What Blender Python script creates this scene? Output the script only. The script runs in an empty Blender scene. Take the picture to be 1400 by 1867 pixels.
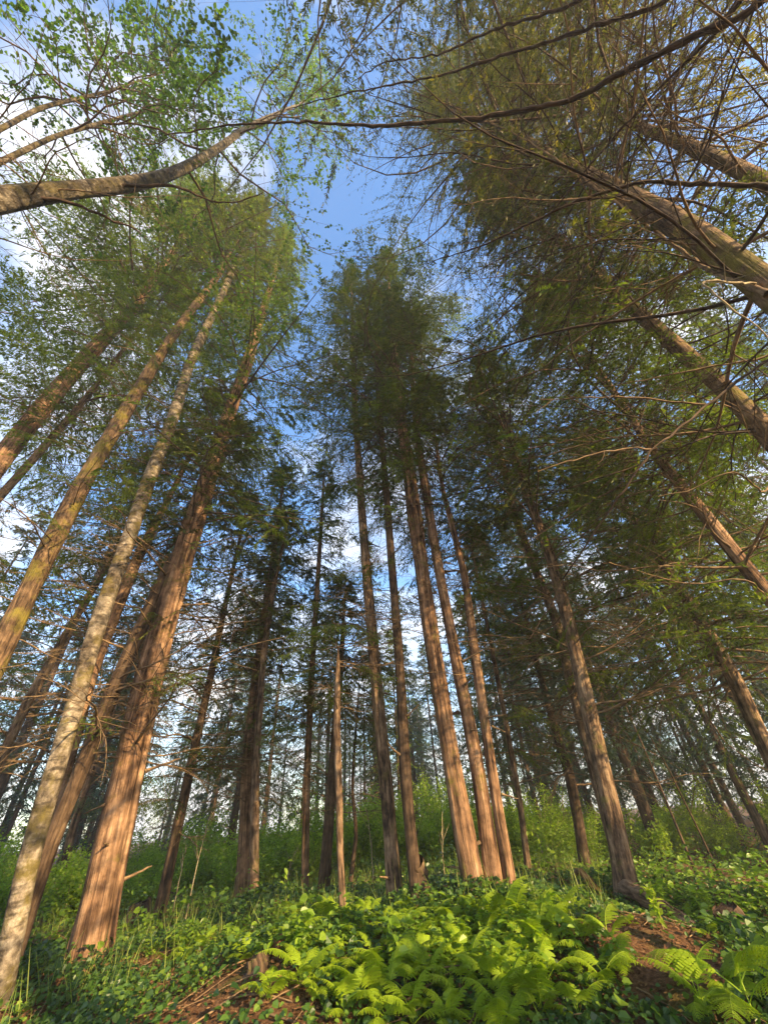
import bpy, math, random
import numpy as np
from mathutils import Matrix, Vector, Euler

rad = math.radians
RNG = np.random.default_rng(7)
random.seed(7)
SC = bpy.context.scene
COL = SC.collection

# ------------------------------------------------------------------ camera
CAM_H = 1.5
F_PX, CX, CY = 700.0, 700.0, 933.5            # focal length and centre in photo pixels
_u = np.array([-60., 873., -700.]); _u /= np.linalg.norm(_u)
_f = np.array([0., 0., -1.]); _y = _f - (_f @ _u) * _u; _y /= np.linalg.norm(_y)
CAMR = np.array([np.cross(_y, _u), _y, _u])   # rows: world axes in camera space
CAMP = np.array([0., 0., CAM_H])


def ray(px, py):
    v = CAMR @ np.array([px - CX, CY - py, -F_PX])
    return v / np.linalg.norm(v)


def proj(P):
    c = CAMR.T @ (P - CAMP)
    return np.array([CX + F_PX * c[0] / -c[2], CY - F_PX * c[1] / -c[2]])


cam_d = bpy.data.cameras.new('camera')
cam = bpy.data.objects.new('camera', cam_d)
COL.objects.link(cam)
cam_d.sensor_fit = 'HORIZONTAL'
cam_d.sensor_width = 36.0
cam_d.lens = 36.0 * F_PX / 1400.0
cam_d.clip_start = 0.05
cam_d.clip_end = 3000.0
M4 = Matrix([list(CAMR[0]) + [0], list(CAMR[1]) + [0], list(CAMR[2]) + [CAM_H], [0, 0, 0, 1]])
cam.matrix_world = M4
SC.camera = cam


# ------------------------------------------------------------------ terrain
def smooth(a, b, x):
    t = np.clip((x - a) / (b - a), 0, 1)
    return t * t * (3 - 2 * t)


def ground(x, y):
    x = np.asarray(x, float); y = np.asarray(y, float)
    d = np.hypot(x, y); az = np.degrees(np.arctan2(x, y))
    h = np.interp(az, [-90, -60, -36, -20, -8, 8, 18, 26, 40, 60, 90], [.1, .22, .3, .36, .56, .62, .52, .36, .32, .3, .1])
    z = h * smooth(2.7, 6.0, d) - .3 * smooth(9, 17, d)
    z = z + .05 * np.sin(1.7 * x + .6 * y + 1) + .045 * np.sin(1.1 * y - 1.9 * x) + .025 * np.sin(4.1 * x + 2.7 * y) + .02 * np.sin(5.3 * y - 2.2 * x + 2)
    return z


def ground_hit(px, py):
    r = ray(px, py)
    for t in np.arange(1.5, 60, .02):
        p = CAMP + r * t
        if p[2] < ground(p[0], p[1]):
            return p
    return CAMP + r * 60


# ------------------------------------------------------------------ mesh builder
class MB:
    def __init__(self):
        self.v, self.f, self.m, self.t, self.b = [], [], [], [], []
        self.n = 0

    def add(self, V, Fs, mat=0, tint=None, bark=None):
        V = np.asarray(V, float).reshape(-1, 3)
        Fs = np.asarray(Fs, np.int64)
        self.v.append(V); self.f.append(Fs + self.n); self.n += len(V)
        self.m.append(np.full(len(Fs), mat, np.int32))
        self.t.append(np.full(len(Fs), .5) if tint is None else np.broadcast_to(np.asarray(tint, float), (len(Fs),)).copy())
        self.b.append(V if bark is None else np.asarray(bark, float).reshape(-1, 3))

    def mesh(self, name, mats, smooth_mats=()):
        V = np.concatenate(self.v)
        loops = np.concatenate([f.ravel() for f in self.f])
        tot = np.concatenate([np.full(len(f), f.shape[1], np.int32) for f in self.f])
        start = np.concatenate([[0], np.cumsum(tot)[:-1]]).astype(np.int32)
        me = bpy.data.meshes.new(name)
        me.vertices.add(len(V)); me.vertices.foreach_set('co', V.astype(np.float32).ravel())
        me.loops.add(len(loops)); me.loops.foreach_set('vertex_index', loops.astype(np.int32))
        me.polygons.add(len(tot)); me.polygons.foreach_set('loop_start', start)
        mi = np.concatenate(self.m)
        me.polygons.foreach_set('material_index', mi)
        sm = np.isin(mi, list(smooth_mats))
        me.polygons.foreach_set('use_smooth', sm)
        a = me.attributes.new('tint', 'FLOAT', 'FACE'); a.data.foreach_set('value', np.concatenate(self.t).astype(np.float32))
        a = me.attributes.new('bark_pos', 'FLOAT_VECTOR', 'POINT'); a.data.foreach_set('vector', np.concatenate(self.b).astype(np.float32).ravel())
        for m in mats: me.materials.append(m)
        me.update(calc_edges=True)
        return me

    def build(self, name, mats, parent=None, loc=(0, 0, 0), smooth_mats=()):
        return link(name, self.mesh(name, mats, smooth_mats), parent, loc)


def link(name, data, parent=None, loc=(0, 0, 0)):
    o = bpy.data.objects.new(name, data); COL.objects.link(o)
    o.location = loc
    if parent: o.parent = parent
    return o


def tag(o, label=None, cat=None, group=None, kind=None):
    if label: o['label'] = label
    if cat: o['category'] = cat
    if group: o['group'] = group
    if kind: o['kind'] = kind
    return o


def norm(a):
    return a / np.maximum(np.linalg.norm(a, axis=-1, keepdims=True), 1e-9)


def tubes(mb, P, R, sides, mat=0, tint=.5, cap=False):
    """P (M,N,3) paths, R (M,N) radii: M round tubes at once."""
    P = np.asarray(P, float); R = np.asarray(R, float)
    M, N, _ = P.shape
    T = np.empty_like(P)
    T[:, 1:-1] = P[:, 2:] - P[:, :-2]; T[:, 0] = P[:, 1] - P[:, 0]; T[:, -1] = P[:, -1] - P[:, -2]
    T = norm(T)
    main = norm(P[:, -1] - P[:, 0])
    ref = np.where(np.abs(main[:, 2:3]) > .8, np.array([[1., 0, 0]]), np.array([[0, 0, 1.]]))[:, None, :]
    A = norm(np.cross(T, np.broadcast_to(ref, T.shape))); B = np.cross(T, A)
    th = np.linspace(0, 2 * np.pi, sides, endpoint=False)
    c, s = np.cos(th), np.sin(th)
    V = P[:, :, None] + R[:, :, None, None] * (A[:, :, None] * c[:, None] + B[:, :, None] * s[:, None])
    L = np.concatenate([np.zeros((M, 1)), np.cumsum(np.linalg.norm(np.diff(P, axis=1), axis=2), axis=1)], 1)
    r0 = R.max(axis=1)
    bk = np.stack(np.broadcast_arrays((r0[:, None] * 1.)[:, :, None] * c, (r0[:, None] * 1.)[:, :, None] * s, L[:, :, None]), -1)
    idx = np.arange(M * N * sides).reshape(M, N, sides)
    a = idx[:, :-1]; b = idx[:, 1:]
    Fq = np.stack([a, np.roll(a, -1, 2), np.roll(b, -1, 2), b], -1).reshape(-1, 4)
    mb.add(V.reshape(-1, 3), Fq, mat, tint, bk.reshape(-1, 3))


def kites(mb, p, d, s, l, w, mat, tint, mid=.42):
    n = len(p)
    l = np.asarray(l)[:, None]; w = np.asarray(w)[:, None]
    m = p + d * l * mid
    V = np.stack([p, m + s * w * .5, p + d * l, m - s * w * .5], 1).reshape(-1, 3)
    F = np.arange(n * 4).reshape(n, 4)
    mb.add(V, F, mat, tint)


def randdir(n, rng):
    v = rng.normal(size=(n, 3))
    return norm(v)


# ------------------------------------------------------------------ materials
def new_mat(name):
    m = bpy.data.materials.new(name); m.use_nodes = True
    nt = m.node_tree; nt.nodes.clear()
    out = nt.nodes.new('ShaderNodeOutputMaterial')
    return m, nt, out


def N(nt, kind, **kw):
    n = nt.nodes.new(kind)
    for k, v in kw.items():
        if k.startswith('i_'):
            n.inputs[k[2:].replace('_', ' ')].default_value = v
        else:
            setattr(n, k, v)
    return n


def ramp(nt, stops):
    n = nt.nodes.new('ShaderNodeValToRGB')
    el = n.color_ramp.elements
    while len(el) < len(stops): el.new(.5)
    for e, (p, c) in zip(el, stops):
        e.position = p; e.color = (*c, 1)
    return n


def leaf_mat(name, dark, mid, light, trans=.35, rough=.5, spec=.35, tcol=None):
    m, nt, out = new_mat(name); L = nt.links.new
    at = N(nt, 'ShaderNodeAttribute', attribute_name='tint')
    oi = N(nt, 'ShaderNodeObjectInfo')
    add = N(nt, 'ShaderNodeMath', operation='MULTIPLY_ADD'); add.inputs[1].default_value = .16; 
    L(oi.outputs['Random'], add.inputs[0]); L(at.outputs['Fac'], add.inputs[2])
    r = ramp(nt, [(.08, dark), (.5, mid), (1., light)])
    L(add.outputs[0], r.inputs[0])
    p = N(nt, 'ShaderNodeBsdfPrincipled'); p.inputs['Roughness'].default_value = rough
    p.inputs['Specular IOR Level'].default_value = spec
    L(r.outputs[0], p.inputs['Base Color'])
    t = N(nt, 'ShaderNodeBsdfTranslucent')
    mx = N(nt, 'ShaderNodeMixRGB', blend_type='MULTIPLY'); mx.inputs[0].default_value = 1
    mx.inputs[2].default_value = (*(tcol or (1.5, 1.6, .6)), 1)
    L(r.outputs[0], mx.inputs[1]); L(mx.outputs[0], t.inputs['Color'])
    ms = N(nt, 'ShaderNodeMixShader'); ms.inputs[0].default_value = trans
    L(p.outputs[0], ms.inputs[1]); L(t.outputs[0], ms.inputs[2]); L(ms.outputs[0], out.inputs[0])
    return m


def bark_mat(name, cols, scale=(26, 26, 1.6), bump=.9, dist=.03, moss=0., mosscol=(.12, .12, .025), bands=0.):
    m, nt, out = new_mat(name); L = nt.links.new
    at = N(nt, 'ShaderNodeAttribute', attribute_name='bark_pos')
    mp = N(nt, 'ShaderNodeMapping'); mp.inputs['Scale'].default_value = scale
    L(at.outputs['Vector'], mp.inputs[0])
    n1 = N(nt, 'ShaderNodeTexNoise', i_Scale=1., i_Detail=6., i_Roughness=.62); L(mp.outputs[0], n1.inputs[0])
    mp2 = N(nt, 'ShaderNodeMapping'); mp2.inputs['Scale'].default_value = (4, 4, 1.1)
    L(at.outputs['Vector'], mp2.inputs[0])
    n2 = N(nt, 'ShaderNodeTexNoise', i_Scale=1., i_Detail=4.); L(mp2.outputs[0], n2.inputs[0])
    mix = N(nt, 'ShaderNodeMath', operation='MULTIPLY_ADD'); mix.inputs[1].default_value = .35
    L(n2.outputs['Fac'], mix.inputs[0])
    sc = N(nt, 'ShaderNodeMath', operation='MULTIPLY'); sc.inputs[1].default_value = .72
    L(n1.outputs['Fac'], sc.inputs[0]); L(sc.outputs[0], mix.inputs[2])
    r = ramp(nt, [(.42, cols[0]), (.53, cols[1]), (.66, cols[2])]); L(mix.outputs[0], r.inputs[0])
    col = r.outputs[0]
    if bands:
        mb_ = N(nt, 'ShaderNodeMapping'); mb_.inputs['Scale'].default_value = (5, 5, 20)
        L(at.outputs['Vector'], mb_.inputs[0])
        nb = N(nt, 'ShaderNodeTexNoise', i_Scale=1., i_Detail=3.); L(mb_.outputs[0], nb.inputs[0])
        rb = ramp(nt, [(.52, (1, 1, 1)), (.64, (1 - bands,) * 3)]); L(nb.outputs['Fac'], rb.inputs[0])
        mm = N(nt, 'ShaderNodeMixRGB', blend_type='MULTIPLY'); mm.inputs[0].default_value = 1
        L(col, mm.inputs[1]); L(rb.outputs[0], mm.inputs[2]); col = mm.outputs[0]
    if moss:
        n3 = N(nt, 'ShaderNodeTexNoise', i_Scale=3.1, i_Detail=7., i_Roughness=.7); L(at.outputs['Vector'], n3.inputs[0])
        r3 = ramp(nt, [(.62 - moss * .25, (0, 0, 0)), (.74 - moss * .25, (1, 1, 1))]); L(n3.outputs['Fac'], r3.inputs[0])
        mm = N(nt, 'ShaderNodeMixRGB'); mm.inputs[2].default_value = (*mosscol, 1)
        L(r3.outputs[0], mm.inputs[0]); L(col, mm.inputs[1]); col = mm.outputs[0]
    n4 = N(nt, 'ShaderNodeTexNoise', i_Scale=5.5, i_Detail=5., i_Roughness=.65); L(at.outputs['Vector'], n4.inputs[0])
    r4 = ramp(nt, [(.38, (.42, .40, .40)), (.55, (1, 1, 1)), (.72, (1.25, 1.22, 1.2))]); L(n4.outputs['Fac'], r4.inputs[0])
    m4 = N(nt, 'ShaderNodeMixRGB', blend_type='MULTIPLY'); m4.inputs[0].default_value = .85
    L(col, m4.inputs[1]); L(r4.outputs[0], m4.inputs[2]); col = m4.outputs[0]
    p = N(nt, 'ShaderNodeBsdfPrincipled'); p.inputs['Roughness'].default_value = .88
    p.inputs['Specular IOR Level'].default_value = .2
    L(col, p.inputs['Base Color'])
    bp = N(nt, 'ShaderNodeBump'); bp.inputs['Strength'].default_value = bump; bp.inputs['Distance'].default_value = dist
    L(n1.outputs['Fac'], bp.inputs['Height']); L(bp.outputs[0], p.inputs['Normal'])
    L(p.outputs[0], out.inputs[0])
    return m


MAT = {}
MAT['cedar'] = bark_mat('cedar_bark', [(.04, .022, .014), (.225, .13, .073), (.43, .275, .165)], (17, 17, 1.3), 1., .06, .22, (.15, .12, .03))
MAT['spruce'] = bark_mat('spruce_bark', [(.035, .023, .016), (.185, .118, .072), (.35, .25, .155)], (18, 18, 4), 1., .035, .22, (.12, .11, .03))
MAT['mossy'] = bark_mat('mossy_bark', [(.05, .032, .02), (.15, .095, .055), (.27, .18, .10)], (24, 24, 5), 1., .04, .55, (.17, .14, .03))
MAT['dark'] = bark_mat('dark_bark', [(.03, .02, .014), (.085, .055, .035), (.14, .095, .06)], (24, 24, 3), .9, .02, .1)  # also carries the painted shade of trunks that stand in shadow
MAT['alder'] = bark_mat('alder_bark', [(.04, .033, .025), (.16, .13, .095), (.36, .31, .235)], (11, 11, 9), 1., .03, .55, (.13, .105, .035), .6)
MAT['alder_mossy'] = bark_mat('mossy_alder_bark', [(.03, .025, .018), (.10, .08, .055), (.25, .215, .16)], (13, 13, 8), 1., .05, .6, (.10, .08, .03), .7)
MAT['twig'] = bark_mat('dead_twig', [(.10, .065, .04), (.24, .16, .09), (.36, .26, .14)], (30, 30, 8), .4, .004, .35, (.22, .18, .05))
MAT['bough'] = bark_mat('bough_wood', [(.05, .03, .02), (.13, .085, .05), (.22, .15, .09)], (30, 30, 8), .3, .004)
MAT['limb'] = bark_mat('dark_limb', [(.025, .018, .013), (.07, .045, .03), (.12, .08, .05)], (30, 30, 8), .6, .008, .25, (.09, .085, .03))
MAT['pale'] = bark_mat('pale_dry_stem', [(.22, .17, .10), (.42, .34, .2), (.55, .46, .3)], (30, 30, 6), .3, .004)
MAT['redwood'] = bark_mat('rotten_red_wood', [(.10, .04, .02), (.28, .12, .06), (.42, .21, .12)], (18, 18, 4), .9, .02, .1)
MAT['needle'] = leaf_mat('conifer_needles', (.026, .040, .012), (.07, .09, .022), (.17, .18, .04), .42)
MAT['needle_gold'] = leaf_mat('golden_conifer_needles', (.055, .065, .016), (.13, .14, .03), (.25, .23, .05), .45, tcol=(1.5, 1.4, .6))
MAT['hemlock'] = leaf_mat('hemlock_needles', (.036, .06, .011), (.095, .145, .02), (.22, .27, .04), .46)
MAT['hazy_needle'] = leaf_mat('hazy_conifer_needles', (.025, .048, .032), (.05, .09, .058), (.09, .14, .085), .35)  # bluish haze of distance is mixed into this needle colour
MAT['alder_leaf'] = leaf_mat('alder_leaves', (.028, .065, .010), (.065, .13, .018), (.15, .25, .035), .55, .45)
MAT['fern'] = leaf_mat('fern_fronds', (.12, .19, .012), (.25, .36, .02), (.38, .50, .04), .45, .5)
MAT['ivy'] = leaf_mat('ivy_leaves', (.022, .06, .014), (.065, .14, .022), (.2, .30, .03), .35, .42, .5)
MAT['shrub'] = leaf_mat('shrub_leaves', (.085, .145, .016), (.21, .31, .032), (.36, .46, .06), .58, .45)
MAT['herb'] = leaf_mat('herb_leaves', (.06, .13, .014), (.14, .25, .022), (.28, .40, .04), .42, .4, .5)
MAT['grass'] = leaf_mat('grass_blades', (.08, .13, .02), (.17, .24, .04), (.32, .36, .09), .4, .5)
MAT['litter'] = leaf_mat('leaf_litter', (.07, .035, .018), (.16, .085, .042), (.30, .18, .09), .1, .8, .1, (1, 1, 1))


def ground_mat():
    m, nt, out = new_mat('forest_soil'); L = nt.links.new
    tc = N(nt, 'ShaderNodeTexCoord')
    n1 = N(nt, 'ShaderNodeTexNoise', i_Scale=1.1, i_Detail=9., i_Roughness=.65); L(tc.outputs['Object'], n1.inputs[0])
    n2 = N(nt, 'ShaderNodeTexNoise', i_Scale=26., i_Detail=6., i_Roughness=.7); L(tc.outputs['Object'], n2.inputs[0])
    r = ramp(nt, [(.3, (.045, .024, .013)), (.5, (.14, .075, .04)), (.7, (.26, .155, .085))]); L(n2.outputs['Fac'], r.inputs[0])
    r2 = ramp(nt, [(.52, (0, 0, 0)), (.66, (1, 1, 1))]); L(n1.outputs['Fac'], r2.inputs[0])
    mx = N(nt, 'ShaderNodeMixRGB'); mx.inputs[2].default_value = (.075, .085, .02, 1)
    L(r2.outputs[0], mx.inputs[0]); L(r.outputs[0], mx.inputs[1])
    p = N(nt, 'ShaderNodeBsdfPrincipled'); p.inputs['Roughness'].default_value = .95; p.inputs['Specular IOR Level'].default_value = .1
    L(mx.outputs[0], p.inputs['Base Color'])
    bp = N(nt, 'ShaderNodeBump'); bp.inputs['Strength'].default_value = 1; bp.inputs['Distance'].default_value = .04
    L(n2.outputs['Fac'], bp.inputs['Height']); L(bp.outputs[0], p.inputs['Normal'])
    L(p.outputs[0], out.inputs[0])
    return m


MAT['soil'] = ground_mat()

# ------------------------------------------------------------------ ground sheet
def build_ground():
    rr = np.concatenate([np.linspace(.0, 12, 150), np.geomspace(12.3, 155, 60)])
    aa = np.linspace(0, 2 * np.pi, 361)[:-1]
    Rr, Aa = np.meshgrid(rr, aa, indexing='ij')
    X = Rr * np.sin(Aa); Y = Rr * np.cos(Aa); Z = ground(X, Y)
    V = np.stack([X, Y, Z], -1).reshape(-1, 3)
    idx = np.arange(len(rr) * len(aa)).reshape(len(rr), len(aa))
    a = idx[:-1]; b = idx[1:]
    F = np.stack([a, b, np.roll(b, -1, 1), np.roll(a, -1, 1)], -1).reshape(-1, 4)
    mb = MB(); mb.add(V, F)
    o = mb.build('ground', [MAT['soil']], smooth_mats=(0,))
    tag(o, 'brown forest floor rising in a low bank', kind='structure')


build_ground()


# ------------------------------------------------------------------ trunks
def trunk_path(px, D, apex, slim=1.):
    """Photo pixels (x, y, width) up the trunk -> world path; the trunk stands in the vertical plane facing the viewer at its base."""
    if D is None:
        b = ground_hit(px[0][0], px[0][1]); az = math.atan2(b[0], b[1]); D = math.hypot(b[0], b[1])
    else:
        r = ray(px[0][0], px[0][1]); az = math.atan2(r[0], r[1])
    nrm = np.array([math.sin(az), math.cos(az), 0.]); lat = np.array([math.cos(az), -math.sin(az), 0.])
    zs, us, ws = [], [], []
    px = [(a, b, c * slim) for a, b, c in px]
    for p in px:
        r = ray(p[0], p[1]); t = D / (r @ nrm); P = CAMP + r * t
        zs.append(P[2]); us.append(P @ lat)
        depth = t * F_PX / math.sqrt((p[0] - CX) ** 2 + (p[1] - CY) ** 2 + F_PX ** 2)
        ws.append(.5 * p[2] / F_PX * depth)
    for i, p in enumerate(px):                     # true half width: silhouette of a tube seen this far off axis
        P0 = nrm * D + lat * us[i]; P0[2] = zs[i]
        j, k = (i, i + 1) if i + 1 < len(px) else (i - 1, i)
        ax = np.array([0, 0, 1.]) * (zs[k] - zs[j]) + lat * (us[k] - us[j]); ax /= np.linalg.norm(ax)
        vd = P0 - CAMP; sd = np.cross(vd, ax); sd /= np.linalg.norm(sd)
        a, b = proj(P0 + sd * .05), proj(P0 - sd * .05); c, e = proj(P0 + ax * .05), proj(P0 - ax * .05)
        dr = (c - e) / np.linalg.norm(c - e); q = a - b
        ws[i] = .05 * p[2] / abs(q[0] * dr[1] - q[1] * dr[0]) * .97
    r = ray(*apex); t = D / (r @ nrm); A = CAMP + r * t
    zs, us, ws = map(list, (zs, us, ws))
    g0 = nrm * D + lat * us[0]
    zg = float(ground(g0[0], g0[1])) - .15
    if zs[0] > zg + .05:
        dz = zs[0] - zg
        k = (us[1] - us[0]) / max(zs[1] - zs[0], .3)
        k = max(-.06, min(.06, k))
        u0 = us[0] - k * dz
        zs.insert(0, zg); us.insert(0, u0); ws.insert(0, ws[0] * (1 + .05 * dz))
    else:
        zs[0] = zg
    ztop = max(A[2], zs[-1] + .5)
    uap = A @ lat
    uap = us[-1] + np.clip(uap - us[-1], -.12 * (ztop - zs[-1]), .12 * (ztop - zs[-1]))
    zs.append(ztop); us.append(uap); ws.append(min(ws[-1] * .25, .02))
    zs = np.array(zs); o = np.argsort(zs); zs = zs[o]; us = np.array(us)[o]; ws = np.array(ws)[o]
    n = int(np.clip((zs[-1] - zs[0]) / .16, 12, 170))
    # rings closer together low down
    q = np.linspace(0, 1, n) ** 1.25
    z = zs[0] + (zs[-1] - zs[0]) * q
    u = np.interp(z, zs, us); w = np.interp(z, zs, ws)
    zf = np.linspace(zs[0], zs[-1], 500); uf = np.interp(zf, zs, us)
    k = np.ones(31) / 31.; up = np.pad(uf, 15, mode='reflect', reflect_type='odd'); uf = np.convolve(up, k, 'valid'); u = np.interp(z, zf, uf)
    P = nrm * D + lat[None] * u[:, None]; P[:, 2] = z
    return P, w, D, az


def trunk_mesh(P, w, mat, sides=24, ridge=.05, flare=.0, flare_h=.8, seed=0, wob=.04, lobes=5):
    rng = np.random.default_rng(seed)
    n = len(P)
    th = np.linspace(0, 2 * np.pi, sides, endpoint=False)
    h = P[:, 2] - P[0, 2]
    wn = np.ones((n, sides))
    for k in range(2, 12):
        a = ridge * rng.uniform(.3, 1) * (1.6 / k ** .45)
        ph = rng.uniform(0, 6.28) + np.cumsum(rng.normal(0, .06, n))
        wn += a * np.cos(k * th[None] + ph[:, None]) * .5
    for k in (9, 14, 19):
        if sides > 2.2 * k:
            ph = rng.uniform(0, 6.28) + np.cumsum(rng.normal(0, .09, n))
            wn += ridge * .55 * (np.abs(np.cos(k * .5 * th[None] + ph[:, None])) - .6) * (.6 + .4 * np.cos(3 * th[None] + ph[:, None] * .5))
    low = np.interp(np.linspace(0, n - 1, n), np.linspace(0, n - 1, max(4, n // 5)), rng.normal(0, wob, max(4, n // 5)))
    wn *= (1 + low)[:, None]
    if flare:
        lob = 1 + .55 * np.cos(lobes * th + rng.uniform(0, 6)) + .35 * np.cos(3 * th + rng.uniform(0, 6))
        wn += flare * np.exp(-h / flare_h * 2.2)[:, None] * np.clip(lob, .15, 3)[None]
    rr = w[:, None] * wn
    T = np.gradient(P, axis=0); T = norm(T)
    A = norm(np.cross(T, np.array([0., 1, 0]))); B = np.cross(T, A)
    V = P[:, None] + rr[:, :, None] * (A[:, None] * np.cos(th)[None, :, None] + B[:, None] * np.sin(th)[None, :, None])
    r0 = max(w[min(len(w) - 1, 3)], .05)
    bk = np.stack(np.broadcast_arrays(r0 * np.cos(th)[None], r0 * np.sin(th)[None], h[:, None] + seed * 3.7), -1)
    idx = np.arange(n * sides).reshape(n, sides); a = idx[:-1]; b = idx[1:]
    F = np.stack([a, np.roll(a, -1, 1), np.roll(b, -1, 1), b], -1).reshape(-1, 4)
    mb = MB(); mb.add((V - P[0]).reshape(-1, 3), F, 0, .5, bk.reshape(-1, 3))
    mb.add((V[-1] - P[0]), np.arange(sides)[None], 0, .5, bk[-1])
    return mb.mesh('trunk', [mat], (0,))


# ------------------------------------------------------------------ crowns
def conifer_crown(axis, z0, z1, rmax, nb=100, nt=14, nl=26, leaf=.105, lw=.023, seed=0, droop=.35, prof=1., leafmat='needle', hang=.5, tint=0., air=.85, keep=1.):
    """Boughs round the axis, twigs along the boughs, needle sprays along the twigs."""
    rng = np.random.default_rng(seed)
    t = (np.arange(nb) + rng.uniform(-.4, .4, nb)) / nb; t = np.clip(t, 0, 1) ** .92
    z = z0 + (z1 - z0) * t * .985
    az = np.arange(nb) * 2.39996 + rng.uniform(-.5, .5, nb)
    # patchy: some sides carry few boughs
    L = rmax * ((1 - t) ** .75 * np.clip(.55 + 2.2 * t, 0, 1) * prof + .06) * np.where(rng.random(nb) < .3, rng.uniform(1., 1.65, nb), rng.uniform(.35, 1.05, nb))
    L = np.maximum(L, .22)
    dens = np.clip(rng.beta(.9, .9, nb) * air + (1 - air) * .9, .05, 1)
    A = np.stack([np.interp(z, axis[:, 2], axis[:, i]) for i in range(3)], 1)
    ns = 7
    s = np.linspace(0, 1, ns)[None]
    pitch = (np.interp(t, [0, .5, 1], [-.08, .22, 1.3]) + rng.normal(0, .12, nb))[:, None]
    wig = rng.normal(0, .35, (nb, 1)) * s ** 2
    hx = np.cumsum(np.concatenate([np.zeros((nb, 1)), np.cos(np.arctan(pitch)) * np.ones((nb, ns - 1)) / (ns - 1)], 1), 1)
    aa = az[:, None] + wig
    P = np.stack([A[:, 0:1] + L[:, None] * hx * np.sin(aa), A[:, 1:2] + L[:, None] * hx * np.cos(aa),
                  A[:, 2:3] + L[:, None] * (pitch * hx - droop * (1 - .6 * t[:, None]) * s ** 2 + .12 * droop * s ** 6)], -1)
    mb = MB()
    r0 = .004 + .0065 * L
    tubes(mb, P, r0[:, None] * (1 - .85 * s), 4, 0, .5)
    # twigs
    M = nb * nt
    bi = np.repeat(np.arange(nb), nt)
    ts = np.tile((np.arange(nt) + .5) / nt, nb) + rng.uniform(-.03, .03, M)
    ts = np.clip(.12 + .88 * ts, .1, 1)
    f = ts * (ns - 1); i0 = np.clip(f.astype(int), 0, ns - 2); fr = (f - i0)[:, None]
    base = P[bi, i0] * (1 - fr) + P[bi, i0 + 1] * fr
    d = norm(P[bi, i0 + 1] - P[bi, i0])
    side = norm(np.cross(d, np.array([0, 0, 1.]))) * np.where(np.arange(M) % 2, 1., -1.)[:, None]
    ang = rng.uniform(.5, 1.15, M)[:, None]
    td = norm(d * np.cos(ang) + side * np.sin(ang) + np.array([0, 0, 1.]) * rng.normal(-.12, .2, M)[:, None])
    tl = (L[bi] * .5 * (1.05 - .8 * ts) + .2) * rng.uniform(.45, 1.4, M)
    nk = 4
    q = np.linspace(0, 1, nk)
    TP = base[:, None] + td[:, None] * (tl[:, None] * q)[:, :, None]
    TP[:, :, 2] -= (hang * tl)[:, None] * q ** 2 * rng.uniform(.4, 1.3, (M, 1)) * .7
    tubes(mb, TP, np.broadcast_to(.003 * (1 - .7 * q), (M, nk)), 3, 0, .5)
    # sprays
    nl = int(nl * 2.9 if leaf < .12 and nl < 40 else nl * 1.4)
    K = M * nl
    ti = np.repeat(np.arange(M), nl)
    ps = rng.uniform(.06, 1.03, K)
    pk = keep * dens[bi][ti] * np.where(rng.random(M) < .66, 1., .06)[ti]
    m = rng.random(K) < pk; ti = ti[m]; ps = ps[m]; K = len(ti)
    f = np.clip(ps, 0, 1) * (nk - 1); i0 = np.clip(f.astype(int), 0, nk - 2); fr = (f - i0)[:, None]
    p = TP[ti, i0] * (1 - fr) + TP[ti, i0 + 1] * fr
    d = norm(TP[ti, i0 + 1] - TP[ti, i0])
    up = np.array([0, 0, 1.])
    sd = norm(np.cross(d, up)) * np.where(rng.random(K) < .5, 1., -1.)[:, None]
    a = rng.uniform(.25, 1.1, K)[:, None]
    ld = norm(d * np.cos(a) + sd * np.sin(a) + up * rng.normal(-.28 * hang, .22, K)[:, None])
    nrm = norm(up * 1. + rng.normal(0, .28, (M, 3))[ti] + rng.normal(0, .2, (K, 3)))
    sv = norm(np.cross(ld, nrm))
    ll = leaf * rng.uniform(.55, 1.3, K); ww = lw * rng.uniform(.7, 1.3, K)
    # colour runs bough by bough, newer growth at twig ends lighter
    tn = rng.normal(.36 + tint, .10, nb)[bi][ti] + rng.normal(0, .08, M)[ti] + .16 * ps + rng.normal(0, .08, K)
    kites(mb, p, ld, sv, ll, ww, 1, np.clip(tn, 0, 1))
    return mb.mesh('crown', [MAT['bough'], MAT[leafmat]], (0,))


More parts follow.
